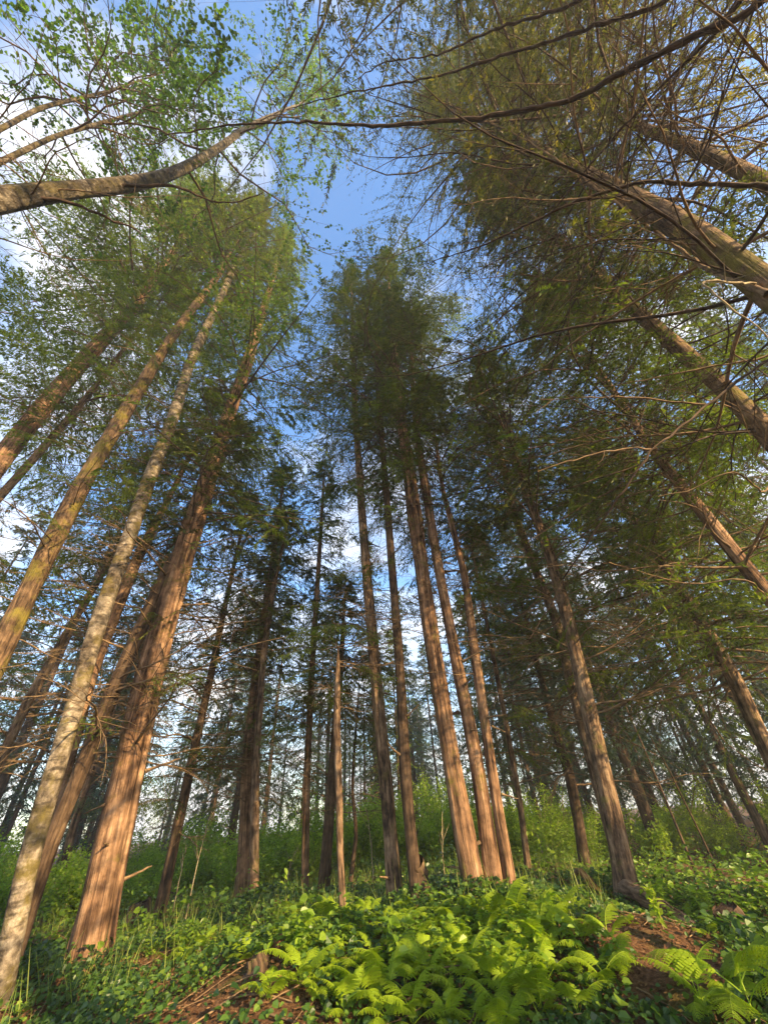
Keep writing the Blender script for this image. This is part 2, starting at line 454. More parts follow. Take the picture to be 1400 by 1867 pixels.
def leafy_crown(axis, z0, z1, rmax, nb=30, nt=12, nl=16, leaf=.07, lw=.055, seed=0, leafmat='alder_leaf', up=.5, wood='bough', keep=1., fade=True):
    """Broad-leaved crown: rising limbs, forked twigs, oval leaves."""
    rng = np.random.default_rng(seed)
    t = (np.arange(nb) + rng.uniform(0, 1, nb)) / nb
    z = z0 + (z1 - z0) * t * .97
    az = np.arange(nb) * 2.39996 + rng.uniform(-.6, .6, nb)
    L = rmax * (1 - .6 * t) * rng.uniform(.5, 1.15, nb)
    A = np.stack([np.interp(z, axis[:, 2], axis[:, i]) for i in range(3)], 1)
    ns = 8; s = np.linspace(0, 1, ns)[None]
    aa = az[:, None] + rng.normal(0, .4, (nb, 1)) * s + .12 * np.sin(s * 9 + rng.uniform(0, 6, (nb, 1)))
    pit = rng.uniform(.5 * up, 1.5 * up, (nb, 1))
    P = np.stack([A[:, 0:1] + L[:, None] * s * np.sin(aa), A[:, 1:2] + L[:, None] * s * np.cos(aa), A[:, 2:3] + L[:, None] * (pit * s - .25 * s ** 2)], -1)
    mb = MB()
    tubes(mb, P, (.005 + .0055 * L)[:, None] * (1 - .85 * s), 5, 0, .5)
    M = nb * nt; bi = np.repeat(np.arange(nb), nt)
    ts = np.clip(np.tile((np.arange(nt) + .5) / nt, nb) * .8 + .22, 0, 1)
    f = ts * (ns - 1); i0 = np.clip(f.astype(int), 0, ns - 2); fr = (f - i0)[:, None]
    base = P[bi, i0] * (1 - fr) + P[bi, i0 + 1] * fr
    d = norm(P[bi, i0 + 1] - P[bi, i0])
    td = norm(d * .7 + randdir(M, rng) * .8)
    tl = (L[bi] * .35 * (1.2 - .7 * ts) + .1) * rng.uniform(.5, 1.3, M)
    nk = 5; q = np.linspace(0, 1, nk)
    TP = base[:, None] + td[:, None] * (tl[:, None] * q)[:, :, None] + rng.normal(0, .02, (M, nk, 3)) * q[None, :, None]
    tubes(mb, TP, np.broadcast_to(.005 * (1 - .7 * q), (M, nk)), 3, 0, .5)
    K = M * nl; ti = np.repeat(np.arange(M), nl); ps = rng.uniform(.15, 1.05, K)
    if keep < 1:
        km = rng.random(M) < keep
        m = km[ti]; ti = ti[m]; ps = ps[m]; K = len(ti)
    f = np.clip(ps, 0, 1) * (nk - 1); i0 = np.clip(f.astype(int), 0, nk - 2); fr = (f - i0)[:, None]
    p = TP[ti, i0] * (1 - fr) + TP[ti, i0 + 1] * fr + randdir(K, rng) * .05
    ld = norm(randdir(K, rng) + np.array([0, 0, -.25]))
    sv = norm(np.cross(ld, norm(np.array([0, 0, 1.]) + rng.normal(0, .5, (K, 3)))))
    ll = leaf * rng.uniform(.6, 1.25, K); ww = lw * rng.uniform(.7, 1.2, K)
    ovals(mb, p, ld, sv, ll, ww, 1, np.clip(rng.normal(.42, .13, nb)[bi][ti] + rng.normal(0, .14, K), 0, 1))
    return mb.mesh('crown', [MAT[wood], MAT[leafmat]], (0,))


def ovals(mb, p, d, s, l, w, mat, tint):
    """Six-cornered leaves folded along the midrib."""
    n = len(p); l = np.asarray(l)[:, None]; w = np.asarray(w)[:, None]
    u = norm(np.cross(s, d)) * w * .16
    V = np.stack([p, p + d * l * .28 + s * w * .46 + u, p + d * l * .66 + s * w * .40 + u, p + d * l,
                  p + d * l * .66 - s * w * .40 + u, p + d * l * .28 - s * w * .46 + u], 1).reshape(-1, 3)
    b = np.arange(n)[:, None] * 6
    F = np.concatenate([b + np.array([[0, 1, 2, 3]]), b + np.array([[0, 3, 4, 5]])], 0)
    mb.add(V, F, mat, np.concatenate([tint, tint]))


# ------------------------------------------------------------------ dead branches (shared meshes along +X)
def dead_branch_mesh(seed, length=2., curl=.25, r=.012, side=11, mat='twig', tipleaf=0, leafmat='hemlock'):
    rng = np.random.default_rng(seed)
    n = 12; s = np.linspace(0, 1, n)
    P = np.stack([length * s, length * (rng.normal(0, .12) * s ** 2 + .02 * np.sin(s * 8 + rng.uniform(0, 6))) , length * (rng.uniform(-.5, .6) * curl * s ** 2 + .012 * np.sin(s * 13 + rng.uniform(0, 6)))], -1)
    P += np.cumsum(rng.normal(0, .005 * length, P.shape), 0) * s[:, None]
    mb = MB()
    tubes(mb, P[None], (r * (1 - .86 * s))[None], 6)
    k = np.sort(rng.uniform(.15, .97, side)); f = k * (n - 1); i0 = f.astype(int).clip(0, n - 2); fr = (f - i0)[:, None]
    base = P[i0] * (1 - fr) + P[i0 + 1] * fr; d = norm(P[i0 + 1] - P[i0])
    sd = norm(np.cross(d, np.array([0, 0, 1.]))) * np.where(rng.random(side) < .5, 1., -1.)[:, None]
    td = norm(d * .8 + sd * rng.uniform(.3, 1., side)[:, None] + rng.normal(0, .25, (side, 3)))
    tl = length * (.42 * (1.1 - k)) * rng.uniform(.4, 1.3, side) + .08
    q = np.linspace(0, 1, 6)
    TP = base[:, None] + td[:, None] * (tl[:, None] * q)[:, :, None]
    TP += np.cumsum(rng.normal(0, .013, (side, 6, 3)), 1) * q[None, :, None]
    TP[:, :, 2] += (tl * rng.uniform(-.3, .15, side))[:, None] * q ** 2
    tubes(mb, TP, (r * .38 * (1.2 - k))[:, None] * (1 - .7 * q)[None], 4)
    m = side * 3
    ti = np.repeat(np.arange(side), 3); qs = rng.uniform(.2, .9, m); f = qs * 5; i0 = f.astype(int).clip(0, 4); fr = (f - i0)[:, None]
    b2 = TP[ti, i0] * (1 - fr) + TP[ti, i0 + 1] * fr; d2 = norm(TP[ti, i0 + 1] - TP[ti, i0])
    t2 = norm(d2 + randdir(m, rng) * .8); l2 = tl[ti] * .35 * rng.uniform(.3, 1.2, m)
    q3 = np.linspace(0, 1, 3)
    T2 = b2[:, None] + t2[:, None] * (l2[:, None] * q3)[:, :, None]
    tubes(mb, T2, np.broadcast_to(.0026 * (1 - .5 * q3), (m, 3)), 3)
    mats = [MAT[mat]]
    if tipleaf:
        mats.append(MAT[leafmat])
        K = m * tipleaf; ti = np.repeat(np.arange(m), tipleaf); ps = rng.uniform(0, 1.1, (K, 1))
        p = T2[ti, 0] * (1 - ps) + T2[ti, 2] * ps + randdir(K, rng) * .03
        ld = norm(t2[ti] + randdir(K, rng) * .8 + np.array([0, 0, -.3])); sv = norm(np.cross(ld, np.array([0, 0, 1.]) + rng.normal(0, .4, (K, 3))))
        kites(mb, p, ld, sv, .10 * rng.uniform(.5, 1.3, K), .028 * rng.uniform(.7, 1.3, K), 1, np.clip(rng.normal(.45, .15, K), 0, 1))
    return mb.mesh('dead_branch', mats, (0,))


DEAD = [dead_branch_mesh(100 + i, 2., .3, .011) for i in range(8)]
DEADBIG = [dead_branch_mesh(130 + i, 2.6, .35, .02, 15) for i in range(5)]
DARKB = [dead_branch_mesh(170 + i, 2.8, .1, .013, 15, 'limb') for i in range(5)]
GREENB = [dead_branch_mesh(150 + i, 2., .35, .011, 16, 'twig', 14) for i in range(5)]


def bough_mesh(seed, length=2., leafmat='hemlock', nt=20, nl=34):
    """One living bough along +X: drooping flat sprays on alternate twigs."""
    rng = np.random.default_rng(seed); n = 10; s = np.linspace(0, 1, n)
    P = np.stack([length * s * .97, length * .12 * rng.normal() * s ** 2, length * (.16 * s - rng.uniform(.25, .45) * s ** 2 + .08 * s ** 5)], -1)
    P += np.cumsum(rng.normal(0, .006 * length, P.shape), 0) * s[:, None]
    mb = MB(); tubes(mb, P[None], (.012 * (1 - .88 * s))[None], 5)
    k = np.clip((np.arange(nt) + rng.uniform(0, 1, nt)) / nt * .86 + .14, 0, 1); f = k * (n - 1); i0 = f.astype(int).clip(0, n - 2); fr = (f - i0)[:, None]
    base = P[i0] * (1 - fr) + P[i0 + 1] * fr; d = norm(P[i0 + 1] - P[i0])
    sd = norm(np.cross(d, np.array([0, 0, 1.]))) * np.where(np.arange(nt) % 2, 1., -1.)[:, None]
    an = rng.uniform(.55, 1.05, nt)[:, None]
    td = norm(d * np.cos(an) + sd * np.sin(an) + np.array([0, 0, 1.]) * rng.normal(-.1, .1, (nt, 1)))
    tl = length * .45 * (1.1 - .85 * k) * rng.uniform(.6, 1.2, nt) * np.clip(k * 4, .3, 1) + .08
    q = np.linspace(0, 1, 5)
    TP = base[:, None] + td[:, None] * (tl[:, None] * q)[:, :, None]; TP[:, :, 2] -= (tl * rng.uniform(.2, .5, nt))[:, None] * q ** 2
    tubes(mb, TP, np.broadcast_to(.003 * (1 - .7 * q), (nt, 5)), 3)
    # side twiglets
    m = nt * 7; ti = np.repeat(np.arange(nt), 7); u = np.tile((np.arange(7) + .6) / 7.4, nt) + rng.uniform(-.05, .05, m); f = u.clip(0, 1) * 4; i0 = f.astype(int).clip(0, 3); fr = (f - i0)[:, None]
    b2 = TP[ti, i0] * (1 - fr) + TP[ti, i0 + 1] * fr; d2 = norm(TP[ti, i0 + 1] - TP[ti, i0])
    s2 = norm(np.cross(d2, np.array([0, 0, 1.]))) * np.where(np.arange(m) % 2, 1., -1.)[:, None]
    t2 = norm(d2 + s2 * rng.uniform(.6, 1.1, (m, 1)) + np.array([0, 0, -.2]) + rng.normal(0, .1, (m, 3))); l2 = tl[ti] * .34 * (1.15 - .8 * u) * rng.uniform(.6, 1.2, m) + .03
    K = m * nl // 3; si = rng.integers(0, m, K); ps = rng.uniform(0, 1.05, K)
    p = b2[si] + t2[si] * (l2[si] * ps)[:, None]
    lat = norm(np.cross(t2[si], np.array([0, 0, 1.]))) * np.where(rng.random(K) < .5, 1., -1.)[:, None]
    ld = norm(t2[si] + lat * rng.uniform(.3, 1., (K, 1)) + np.array([0, 0, -.15]) + rng.normal(0, .12, (K, 3)))
    sv = norm(np.cross(ld, np.array([0, 0, 1.]) + rng.normal(0, .22, (K, 3))))
    kites(mb, p, ld, sv, .065 * rng.uniform(.6, 1.3, K), .017 * rng.uniform(.7, 1.3, K), 1, np.clip(rng.normal(.36, .1, nt)[ti[si]] + .2 * k[ti[si]] + rng.normal(0, .08, K), 0, 1))
    return mb.mesh('bough', [MAT['bough'], MAT[leafmat]], (0,))


BOUGH = [bough_mesh(300 + i, 2., 'hemlock') for i in range(5)]
BOUGHD = [bough_mesh(310 + i, 2., 'needle') for i in range(5)]


def stub_mesh(seed):
    rng = np.random.default_rng(seed); n = 7; s = np.linspace(0, 1, n); L = rng.uniform(.2, .5)
    P = np.stack([.05 + L * s, rng.normal(0, .1) * L * s ** 2, rng.uniform(-.3, .5) * L * s], -1) + rng.normal(0, .006, (n, 3)) * s[:, None]
    mb = MB(); tubes(mb, P[None], (.026 * np.array([1.5, 1.0, .85, .75, .66, .6, .3]) * rng.uniform(.6, 1))[None], 7)
    return mb.mesh('branch_stub', [MAT['twig']], (0,))


STUB = [stub_mesh(330 + i) for i in range(5)]


def add_branches(root, P, w, n, zlo, zhi, lmin, lmax, meshes, seed, name=None, azc=None, azw=3.14, tilt=(-.25, .35)):
    rng = np.random.default_rng(seed)
    for i in range(n):
        z = rng.uniform(zlo, zhi)
        p = np.array([np.interp(z, P[:, 2], P[:, k]) for k in range(3)]) - P[0]
        me = meshes[rng.integers(len(meshes))]; o = link(name or me.name.split('.')[0], me, root, p)
        stub = me.name.startswith('branch_stub')
        a = rng.uniform(-3.14, 3.14) if azc is None else azc + rng.uniform(-azw, azw)
        o.rotation_euler = Euler((rng.uniform(-.6, .6), -rng.uniform(*tilt), a), 'XYZ')
        s = rng.uniform(lmin, lmax) / 2.; o.scale = (s, s, s)
        if stub: rw = np.interp(z, P[:, 2], w) * .85; o.location += Vector((rw * math.cos(a), rw * math.sin(a), 0))


def limb(root, P, px, z0, z1, r0, r1, mat='limb', seed=0, twigs=8, attach=None, name='branch', leafy=0, leafmat='needle'):
    """A long limb traced from the photo: each pixel ray is met at a height that runs from z0 to z1 along the limb."""
    rng = np.random.default_rng(seed)
    pts = []
    for i, (x, y) in enumerate(px):
        r = ray(x, y); z = z0 + (z1 - z0) * i / (len(px) - 1)
        t = (z - CAM_H) / r[2]; pts.append(CAMP + r * t)
    if attach is not None:
        pts.insert(0, np.array([np.interp(attach, P[:, 2], P[:, k]) for k in range(3)]))
    pts = np.array(pts)
    L = np.concatenate([[0], np.cumsum(np.linalg.norm(np.diff(pts, axis=0), axis=1))])
    n = int(max(14, L[-1] / .09))
    l = np.linspace(0, L[-1], n)
    C = np.stack([np.interp(l, L, pts[:, k]) for k in range(3)], 1)
    k = np.ones(5) / 5
    for j in range(3):
        e = np.pad(C[:, j], 2, mode='reflect', reflect_type='odd'); C[:, j] = np.convolve(e, k, 'valid')
    C[1:-1] += rng.normal(0, .006, (n - 2, 3))
    C -= P[0]
    q = l / L[-1]
    rr = (r0 + (r1 - r0) * q) * (1 + rng.normal(0, .1, n))
    mb = MB(); tubes(mb, C[None], rr[None], 8)
    if twigs:
        kk = rng.uniform(.08, .97, twigs); i0 = (kk * (n - 1)).astype(int)
        d = norm(np.gradient(C, axis=0))[i0]
        td = norm(d * .7 + randdir(twigs, rng) * .8)
        tl = rng.uniform(.25, 1., twigs) * min(1.1, L[-1] * .25)
        q6 = np.linspace(0, 1, 7)
        TP = C[i0][:, None] + td[:, None] * (tl[:, None] * q6)[:, :, None] + np.cumsum(rng.normal(0, .012, (twigs, 7, 3)), 1) * q6[None, :, None]
        TP[:, :, 2] -= (tl * rng.uniform(0, .35, twigs))[:, None] * q6 ** 2
        tubes(mb, TP, np.broadcast_to(max(.004, r1 * .7) * (1 - .7 * q6), (twigs, 7)), 4)
        mats = [MAT[mat]]
        if leafy:
            K = twigs * leafy; ti = np.repeat(np.arange(twigs), leafy); ps = rng.uniform(.2, 1.05, K)
            f = np.clip(ps, 0, 1) * 6; j0 = np.clip(f.astype(int), 0, 5); fr = (f - j0)[:, None]
            p = TP[ti, j0] * (1 - fr) + TP[ti, j0 + 1] * fr + randdir(K, rng) * .06
            ld = norm(td[ti] * .8 + randdir(K, rng) * .8 + np.array([0, 0, -.3])); sv = norm(np.cross(ld, np.array([0, 0, 1.]) + rng.normal(0, .4, (K, 3))))
            kites(mb, p, ld, sv, .11 * rng.uniform(.5, 1.3, K), .03 * rng.uniform(.7, 1.3, K), 1, np.clip(rng.normal(.45, .15, K), 0, 1))
            mats.append(MAT[leafmat])
    else:
        mats = [MAT[mat]]
    return mb.build(name, mats, root, smooth_mats=(0,))


# ------------------------------------------------------------------ named trees, traced from the photo
TREES = {}
SLIM = {'T1': .78, 'T2': .62, 'T4': .85, 'T18': .86, 'T19': .78, 'T20': .78, 'T27': .76, 'T28': .7, 'T26': .8, 'T24': .8, 'T14': .95}


def tree(key, name, label, px, apex, D=None, bark='spruce', sides=20, ridge=.035, flare=.25, flare_h=.8, crown=None, dead=None, cat='tree', group=None, lobes=5):
    """px: (x, y, width) up the trunk; crown: dict(base=(x,y) on trunk, r=radius, ...); dead: (n, zlo, zhi, lmin, lmax)."""
    seed = abs(hash_(key))
    P, w, D, az = trunk_path(px, D, apex, SLIM.get(key, .86))
    root = link(name, None, None, P[0])
    tag(root, label, cat, group)
    link('trunk', trunk_mesh(P, w, MAT[bark], sides, ridge, flare, flare_h, seed % 97, lobes=lobes), root)
    zt = P[-1, 2]
    nrm = np.array([math.sin(az), math.cos(az), 0.])
    if crown:
        c = dict(crown); bx = c.pop('base'); kind = c.pop('kind', 'conifer'); r = ray(*bx)
        z0 = CAM_H + r[2] * D / (r @ nrm)
        fn = conifer_crown if kind == 'conifer' else leafy_crown
        me = fn(P - P[0], z0 - P[0, 2], zt - P[0, 2], c.pop('r'), seed=seed, **c)
        link('crown', me, root)
    for k, d in enumerate(dead or []):
        n, zlo, zhi, lmin, lmax, ms = d
        add_branches(root, P, w, n, zlo, zhi, lmin, lmax, ms, seed + k)
    TREES[key] = (root, P, w, D, az)
    return root


def hash_(s):
    h = 7
    for ch in s: h = (h * 131 + ord(ch)) % 1000003
    return h


# --- left group
tree('T1', 'alder_tree', 'pale mottled alder with a mossy foot, leaning at the left edge', [(2, 1840, 60), (40, 1600, 55), (72, 1480, 51), (110, 1390, 48), (150, 1230, 44), (190, 1100, 41), (240, 970, 36), (265, 890, 36), (310, 780, 30), (350, 650, 25), (385, 580, 21), (430, 480, 16), (468, 422, 11)],
     (500, 372), None, 'alder', 26, .03, .2, .7, dict(kind='leafy', base=(385, 580), r=2.56, nb=24, nt=9, nl=10, leaf=.08, lw=.06, keep=.6), [(19, 3, 13, .5, 1.6, DEAD)])
tree('T2', 'cedar_tree', 'dark mossy cedar crossing just behind the pale alder', [(38, 1690, 56), (95, 1530, 48), (150, 1400, 46), (205, 1262, 44), (250, 1160, 40), (300, 1050, 34), (335, 985, 28)],
     (440, 770), 7.6, 'dark', 30, .09, .3, 1., dict(base=(320, 1000), r=2.56, nb=60, nt=10, nl=22), [(26, 2.2, 7, .8, 2.2, DEADBIG)])
tree('T3', 'cedar_tree', 'slim reddish cedar stem between the pale alder and the broad red cedar', [(120, 1420, 20), (170, 1225, 24), (215, 1110, 25), (242, 1035, 24), (280, 960, 19), (302, 920, 15)],
     (400, 720), 8.6, 'cedar', 16, .05, .2, 1., dict(base=(330, 870), r=2.18, nb=55, nt=10, nl=22), [(22, 3, 9, .6, 1.8, DEAD)])
tree('T4', 'cedar_tree', 'broad red cedar with a sunlit flared foot', [(160, 1765, 92), (182, 1640, 80), (205, 1540, 74), (240, 1380, 66), (272, 1230, 60), (312, 1090, 53), (350, 960, 46), (385, 860, 37), (415, 760, 30), (445, 680, 25), (478, 570, 17)],
     (525, 420), None, 'cedar', 64, .10, .4, .5, dict(base=(352, 955), r=3.20, nb=150, nt=15, nl=26, droop=.4, leafmat='hemlock', tint=-.06), [(22, 2, 8, .6, 1.8, DEADBIG), (12, 2., 9, .6, 1.6, BOUGH), (22, 6, 14, 1.2, 2.4, BOUGH), (14, .8, 7, 1.2, 2., STUB)], lobes=4)
tree('T5', 'spruce_tree', 'tall mossy spruce rising beside the pale alder at far left', [(0, 1190, 52), (60, 1060, 48), (130, 920, 43), (180, 830, 38), (235, 740, 32), (290, 650, 26), (330, 590, 21), (400, 500, 14)],
     (470, 370), 7., 'mossy', 24, .04, .2, .8, dict(base=(395, 508), r=2.94, nb=110, nt=13, nl=24), [(48, 3, 12, .7, 2.2, DEAD), (19, 3, 12, .7, 1.7, BOUGH), (8, 13, 17, 1.2, 2.2, BOUGH)])
tree('T6', 'hemlock_tree', 'orange lit hemlock entering halfway up the left edge', [(0, 840, 50), (80, 740, 44), (150, 660, 38), (235, 570, 30), (290, 500, 22)],
     (385, 350), 9., 'cedar', 24, .04, .2, .8, dict(base=(215, 600), r=4.2, nb=210, nt=16, nl=38, leafmat='hemlock', droop=.3, leaf=.13, lw=.027), [(28, 6, 14, .8, 2.4, DEAD), (34, 9, 20, 1.6, 3.8, BOUGH)])
tree('T7', 'spruce_tree', 'thin spruce stem below the orange lit hemlock', [(0, 905, 22), (60, 838, 20), (150, 735, 16)],
     (330, 500), 9., 'spruce', 12, .03, .2, .6, dict(base=(80, 820), r=2.56, nb=90, nt=12, nl=22, leafmat='hemlock'), [(22, 4, 12, .8, 2., DEAD), (16, 5, 13, 1.2, 2.4, BOUGH)])
tree('T8', 'spruce_tree', 'slender brown spruce against the white cloud at lower left', [(0, 1390, 24), (50, 1280, 22), (130, 1140, 18), (190, 1040, 15)],
     (330, 790), 11., 'spruce', 14, .03, .2, .6, dict(base=(150, 1110), r=2.56, nb=80, nt=11, nl=22), [(57, 2.5, 9, 1., 2.6, DEADBIG), (19, 2.5, 9, .7, 1.7, BOUGH)])
tree('T9', 'cedar_tree', 'thin reddish stem standing behind the dark mossy cedar', [(100, 1672, 22), (130, 1520, 19), (168, 1405, 17), (200, 1310, 14)],
     (300, 1020), None, 'cedar', 12, .04, .3, .5, dict(base=(215, 1270), r=1.92, nb=50, nt=9, nl=18), [(22, 1.5, 5, .6, 1.6, DEADBIG), (10, 2, 6, 1., 2., BOUGHD)])
tree('T10', 'spruce_tree', 'dark leaning spruce just right of the broad red cedar', [(300, 1622, 24), (330, 1480, 22), (360, 1340, 19), (385, 1230, 16), (405, 1130, 13)],
     (455, 900), 10.5, 'dark', 14, .04, .3, .6, dict(base=(380, 1270), r=2.56, nb=80, nt=11, nl=22), [(44, 1.5, 6, .8, 2.2, DEADBIG), (19, 1.5, 6, .7, 1.7, BOUGH)])
tree('T11', 'cedar_tree', 'shaggy cedar with brushy dead twigs and a brown swollen foot', [(442, 1645, 40), (450, 1520, 32), (454, 1400, 29), (468, 1250, 25), (482, 1140, 20), (492, 1060, 15)],
     (520, 850), None, 'cedar', 18, .07, .45, .7, dict(base=(476, 1180), r=2.43, nb=90, nt=12, nl=24), [(30, 1.6, 5, .5, 1.5, DEADBIG), (12, 2, 6, .6, 1.5, BOUGH), (14, 2, 8, 1., 2.2, BOUGHD)])
tree('T11b', 'cedar_tree', 'thin second stem hugging the shaggy cedar', [(462, 1640, 22), (466, 1400, 18), (480, 1200, 15), (497, 1080, 11)],
     (530, 930), 9.4, 'spruce', 12, .04, .2, .5, dict(base=(488, 1150), r=1.66, nb=45, nt=9, nl=18), [(17, 2, 5, .6, 1.4, DEAD)])
tree('T12', 'spruce_tree', 'slender rust coloured spruce pole left of the bleached snag', [(555, 1640, 17), (560, 1400, 15), (570, 1200, 13), (580, 1050, 10), (587, 930, 8)],
     (592, 850), None, 'cedar', 12, .03, .2, .5, dict(base=(580, 1050), r=1.28, nb=50, nt=9, nl=18), [(30, 2.5, 6.5, .5, 1.2, DEAD), (19, 2.5, 6.5, .7, 1.7, BOUGH)])
tree('T13', 'spruce_tree', 'black shaded spruce directly behind the bleached snag', [(588, 1640, 26), (604, 1440, 22), (614, 1300, 18), (622, 1200, 12)],
     (630, 1060), 9.2, 'dark', 14, .04, .3, .6, dict(base=(612, 1300), r=1.66, nb=60, nt=10, nl=20), [(30, 1.5, 5, .6, 1.5, DEADBIG), (14, 2.2, 6, 1., 2., BOUGHD)])
tree('T14', 'dead_snag', 'bleached snag with a broken top in the middle of the bank', [(626, 1690, 15), (620, 1560, 14), (618, 1450, 15), (614, 1330, 14), (615, 1240, 12)],
     (616, 1222), None, 'spruce', 14, .05, .15, .4, None, [(16, 2.4, 4.2, .3, 1., DEADBIG), (5, 3.3, 4.1, .5, 1., BOUGH)])
tree('T15', 'young_tree', 'thin black crooked sapling right of the bleached snag', [(640, 1600, 10), (650, 1520, 9), (642, 1440, 8), (646, 1370, 7)],
     (655, 1240), 9.8, 'dark', 8, .05, .1, .3, None, [(13, 1.5, 4, .5, 1.2, DEAD)])
# --- centre group
tree('T16', 'spruce_tree', 'straight sunlit spruce left of the dark spruce with a black foot', [(722, 1655, 36), (706, 1450, 29), (690, 1280, 26), (673, 1100, 22), (661, 950, 18), (651, 800, 14), (646, 720, 12)],
     (640, 490), None, 'spruce', 22, .04, .2, .6, dict(base=(656, 885), r=2.69, nb=110, nt=13, nl=16), [(48, 4, 11, .6, 1.6, DEAD), (19, 4, 11, .7, 1.7, BOUGH), (14, .8, 9, 1., 1.8, STUB), (10, 10, 18, 1.4, 2.8, BOUGHD)])
tree('T17', 'spruce_tree', 'straight dark spruce with a black kicked out foot', [(762, 1650, 30), (741, 1450, 24), (728, 1200, 21), (712, 1000, 17), (700, 840, 13), (691, 740, 11)],
     (682, 520), None, 'dark', 20, .04, .4, .5, dict(base=(705, 880), r=2.43, nb=90, nt=12, nl=16), [(48, 4, 11, .6, 1.6, DEAD), (19, 4, 11, .7, 1.7, BOUGH), (10, .8, 9, 1., 1.8, STUB), (8, 10, 18, 1.2, 2.6, BOUGHD)], lobes=3)  # trunk in shadow: its shade is put into the dark bark colour
tree('T18', 'cedar_tree', 'thickest sunlit cedar of the central clump', [(868, 1645, 52), (850, 1540, 46), (833, 1450, 42), (800, 1250, 36), (777, 1100, 31), (757, 950, 30), (737, 800, 24), (722, 690, 19)],
     (705, 462), None, 'cedar', 48, .085, .3, .4, dict(base=(738, 800), r=3.3, nb=115, nt=14, nl=17), [(52, 4, 14, .7, 2., DEAD), (19, 5, 14, .7, 1.7, BOUGH), (14, .8, 9, 1.2, 2.2, STUB), (14, 13, 21, 1.6, 3.2, BOUGHD)])
tree('T19', 'cedar_tree', 'middle sunlit cedar of the central clump with a jutting dead stub', [(905, 1645, 40), (871, 1400, 33), (831, 1200, 27), (802, 1050, 23), (777, 900, 19), (757, 770, 15)],
     (745, 560), None, 'cedar', 26, .055, .2, .6, dict(base=(765, 815), r=2.69, nb=90, nt=12, nl=16), [(48, 4, 12, .7, 2., DEAD), (19, 5, 12, .7, 1.7, BOUGH), (14, .8, 9, 1.2, 2.2, STUB), (9, 12, 19, 1.4, 2.8, BOUGH)])
tree('T20', 'cedar_tree', 'rightmost thick cedar of the central clump, orange lit', [(935, 1645, 30), (900, 1430, 26), (871, 1230, 22), (847, 1050, 18), (822, 950, 14), (806, 890, 11)],
     (780, 700), None, 'cedar', 22, .05, .2, .6, dict(base=(825, 965), r=2.18, nb=70, nt=11, nl=13), [(52, 3, 10, .6, 1.8, DEAD), (19, 3, 10, .7, 1.7, BOUGH), (12, .8, 8, 1., 1.8, STUB), (9, 8, 14, 1.2, 2.4, BOUGHD)])
tree('T21', 'spruce_tree', 'thin pole right of the central cedar clump', [(972, 1645, 16), (946, 1450, 13), (915, 1280, 11), (890, 1150, 9)],
     (850, 950), 9.5, 'spruce', 12, .03, .3, .5, dict(base=(890, 1150), r=1.28, nb=40, nt=9, nl=18), [(35, 2, 7, .5, 1.4, DEAD), (19, 2, 7, .7, 1.7, BOUGH)])
# --- right
tree('T22', 'spruce_tree', 'leaning brown spruce with a spreading root, right of the clump', [(1150, 1648, 52), (1128, 1540, 44), (1108, 1450, 40), (1068, 1270, 35), (1036, 1130, 30), (1002, 1010, 24), (972, 930, 19), (945, 850, 15)],
     (885, 650), None, 'spruce', 28, .045, .5, .6, dict(base=(985, 965), r=3.46, nb=130, nt=13, nl=17), [(57, 2.5, 10, .7, 2.4, DEADBIG), (12, 3, 9, .8, 2., BOUGH), (18, 8, 14, 1.4, 2.6, BOUGHD)], lobes=3)
tree('T22b', 'spruce_tree', 'thinner spruce crossing behind the leaning brown spruce', [(1040, 1250, 20), (1018, 1140, 20), (972, 1030, 18), (940, 940, 15), (920, 860, 12)],
     (870, 700), 9.2, 'spruce', 16, .04, .2, .6, dict(base=(938, 930), r=2.56, nb=90, nt=12, nl=16, leafmat='hemlock'), [(35, 4, 10, .7, 2., DEAD), (12, 4, 9, 1., 2., BOUGH)])
tree('T23', 'spruce_tree', 'mid distance spruce with a broken side, behind the fallen red branch', [(1070, 1605, 27), (1055, 1500, 24), (1040, 1420, 22), (1012, 1330, 18), (990, 1250, 14)],
     (940, 1060), 11.5, 'dark', 16, .05, .3, .6, dict(base=(1010, 1320), r=2.69, nb=80, nt=12, nl=22, leafmat='hazy_needle'), [(44, 1.6, 6, .8, 2.4, DEADBIG), (12, 4, 8, 1.2, 2.4, BOUGHD)])
tree('T24', 'spruce_tree', 'brown spruce trunk low on the right edge above the dim stand', [(1400, 1372, 38), (1340, 1240, 34), (1288, 1150, 29)],
     (1060, 800), 10., 'spruce', 18, .04, .2, .6, dict(base=(1330, 1220), r=3.97, nb=130, nt=14, nl=26, droop=.45, leafmat='hemlock', tint=-.1), [(35, 3, 8, 1., 2.6, DEADBIG), (20, 3, 10, 1.6, 3.2, BOUGH)])
tree('T25', 'hemlock_tree', 'orange lit hemlock trunk halfway up the right edge', [(1400, 1085, 36), (1320, 985, 32), (1262, 910, 28), (1208, 848, 24), (1150, 760, 18)],
     (985, 520), 7.8, 'cedar', 20, .04, .2, .6, dict(base=(1225, 870), r=3.46, nb=150, nt=14, nl=26, leafmat='hemlock', droop=.4), [(35, 4, 8, 1., 2.6, DEADBIG), (12, 3, 8, 1., 2., BOUGH), (16, 4, 10, 1.6, 3., BOUGH)])
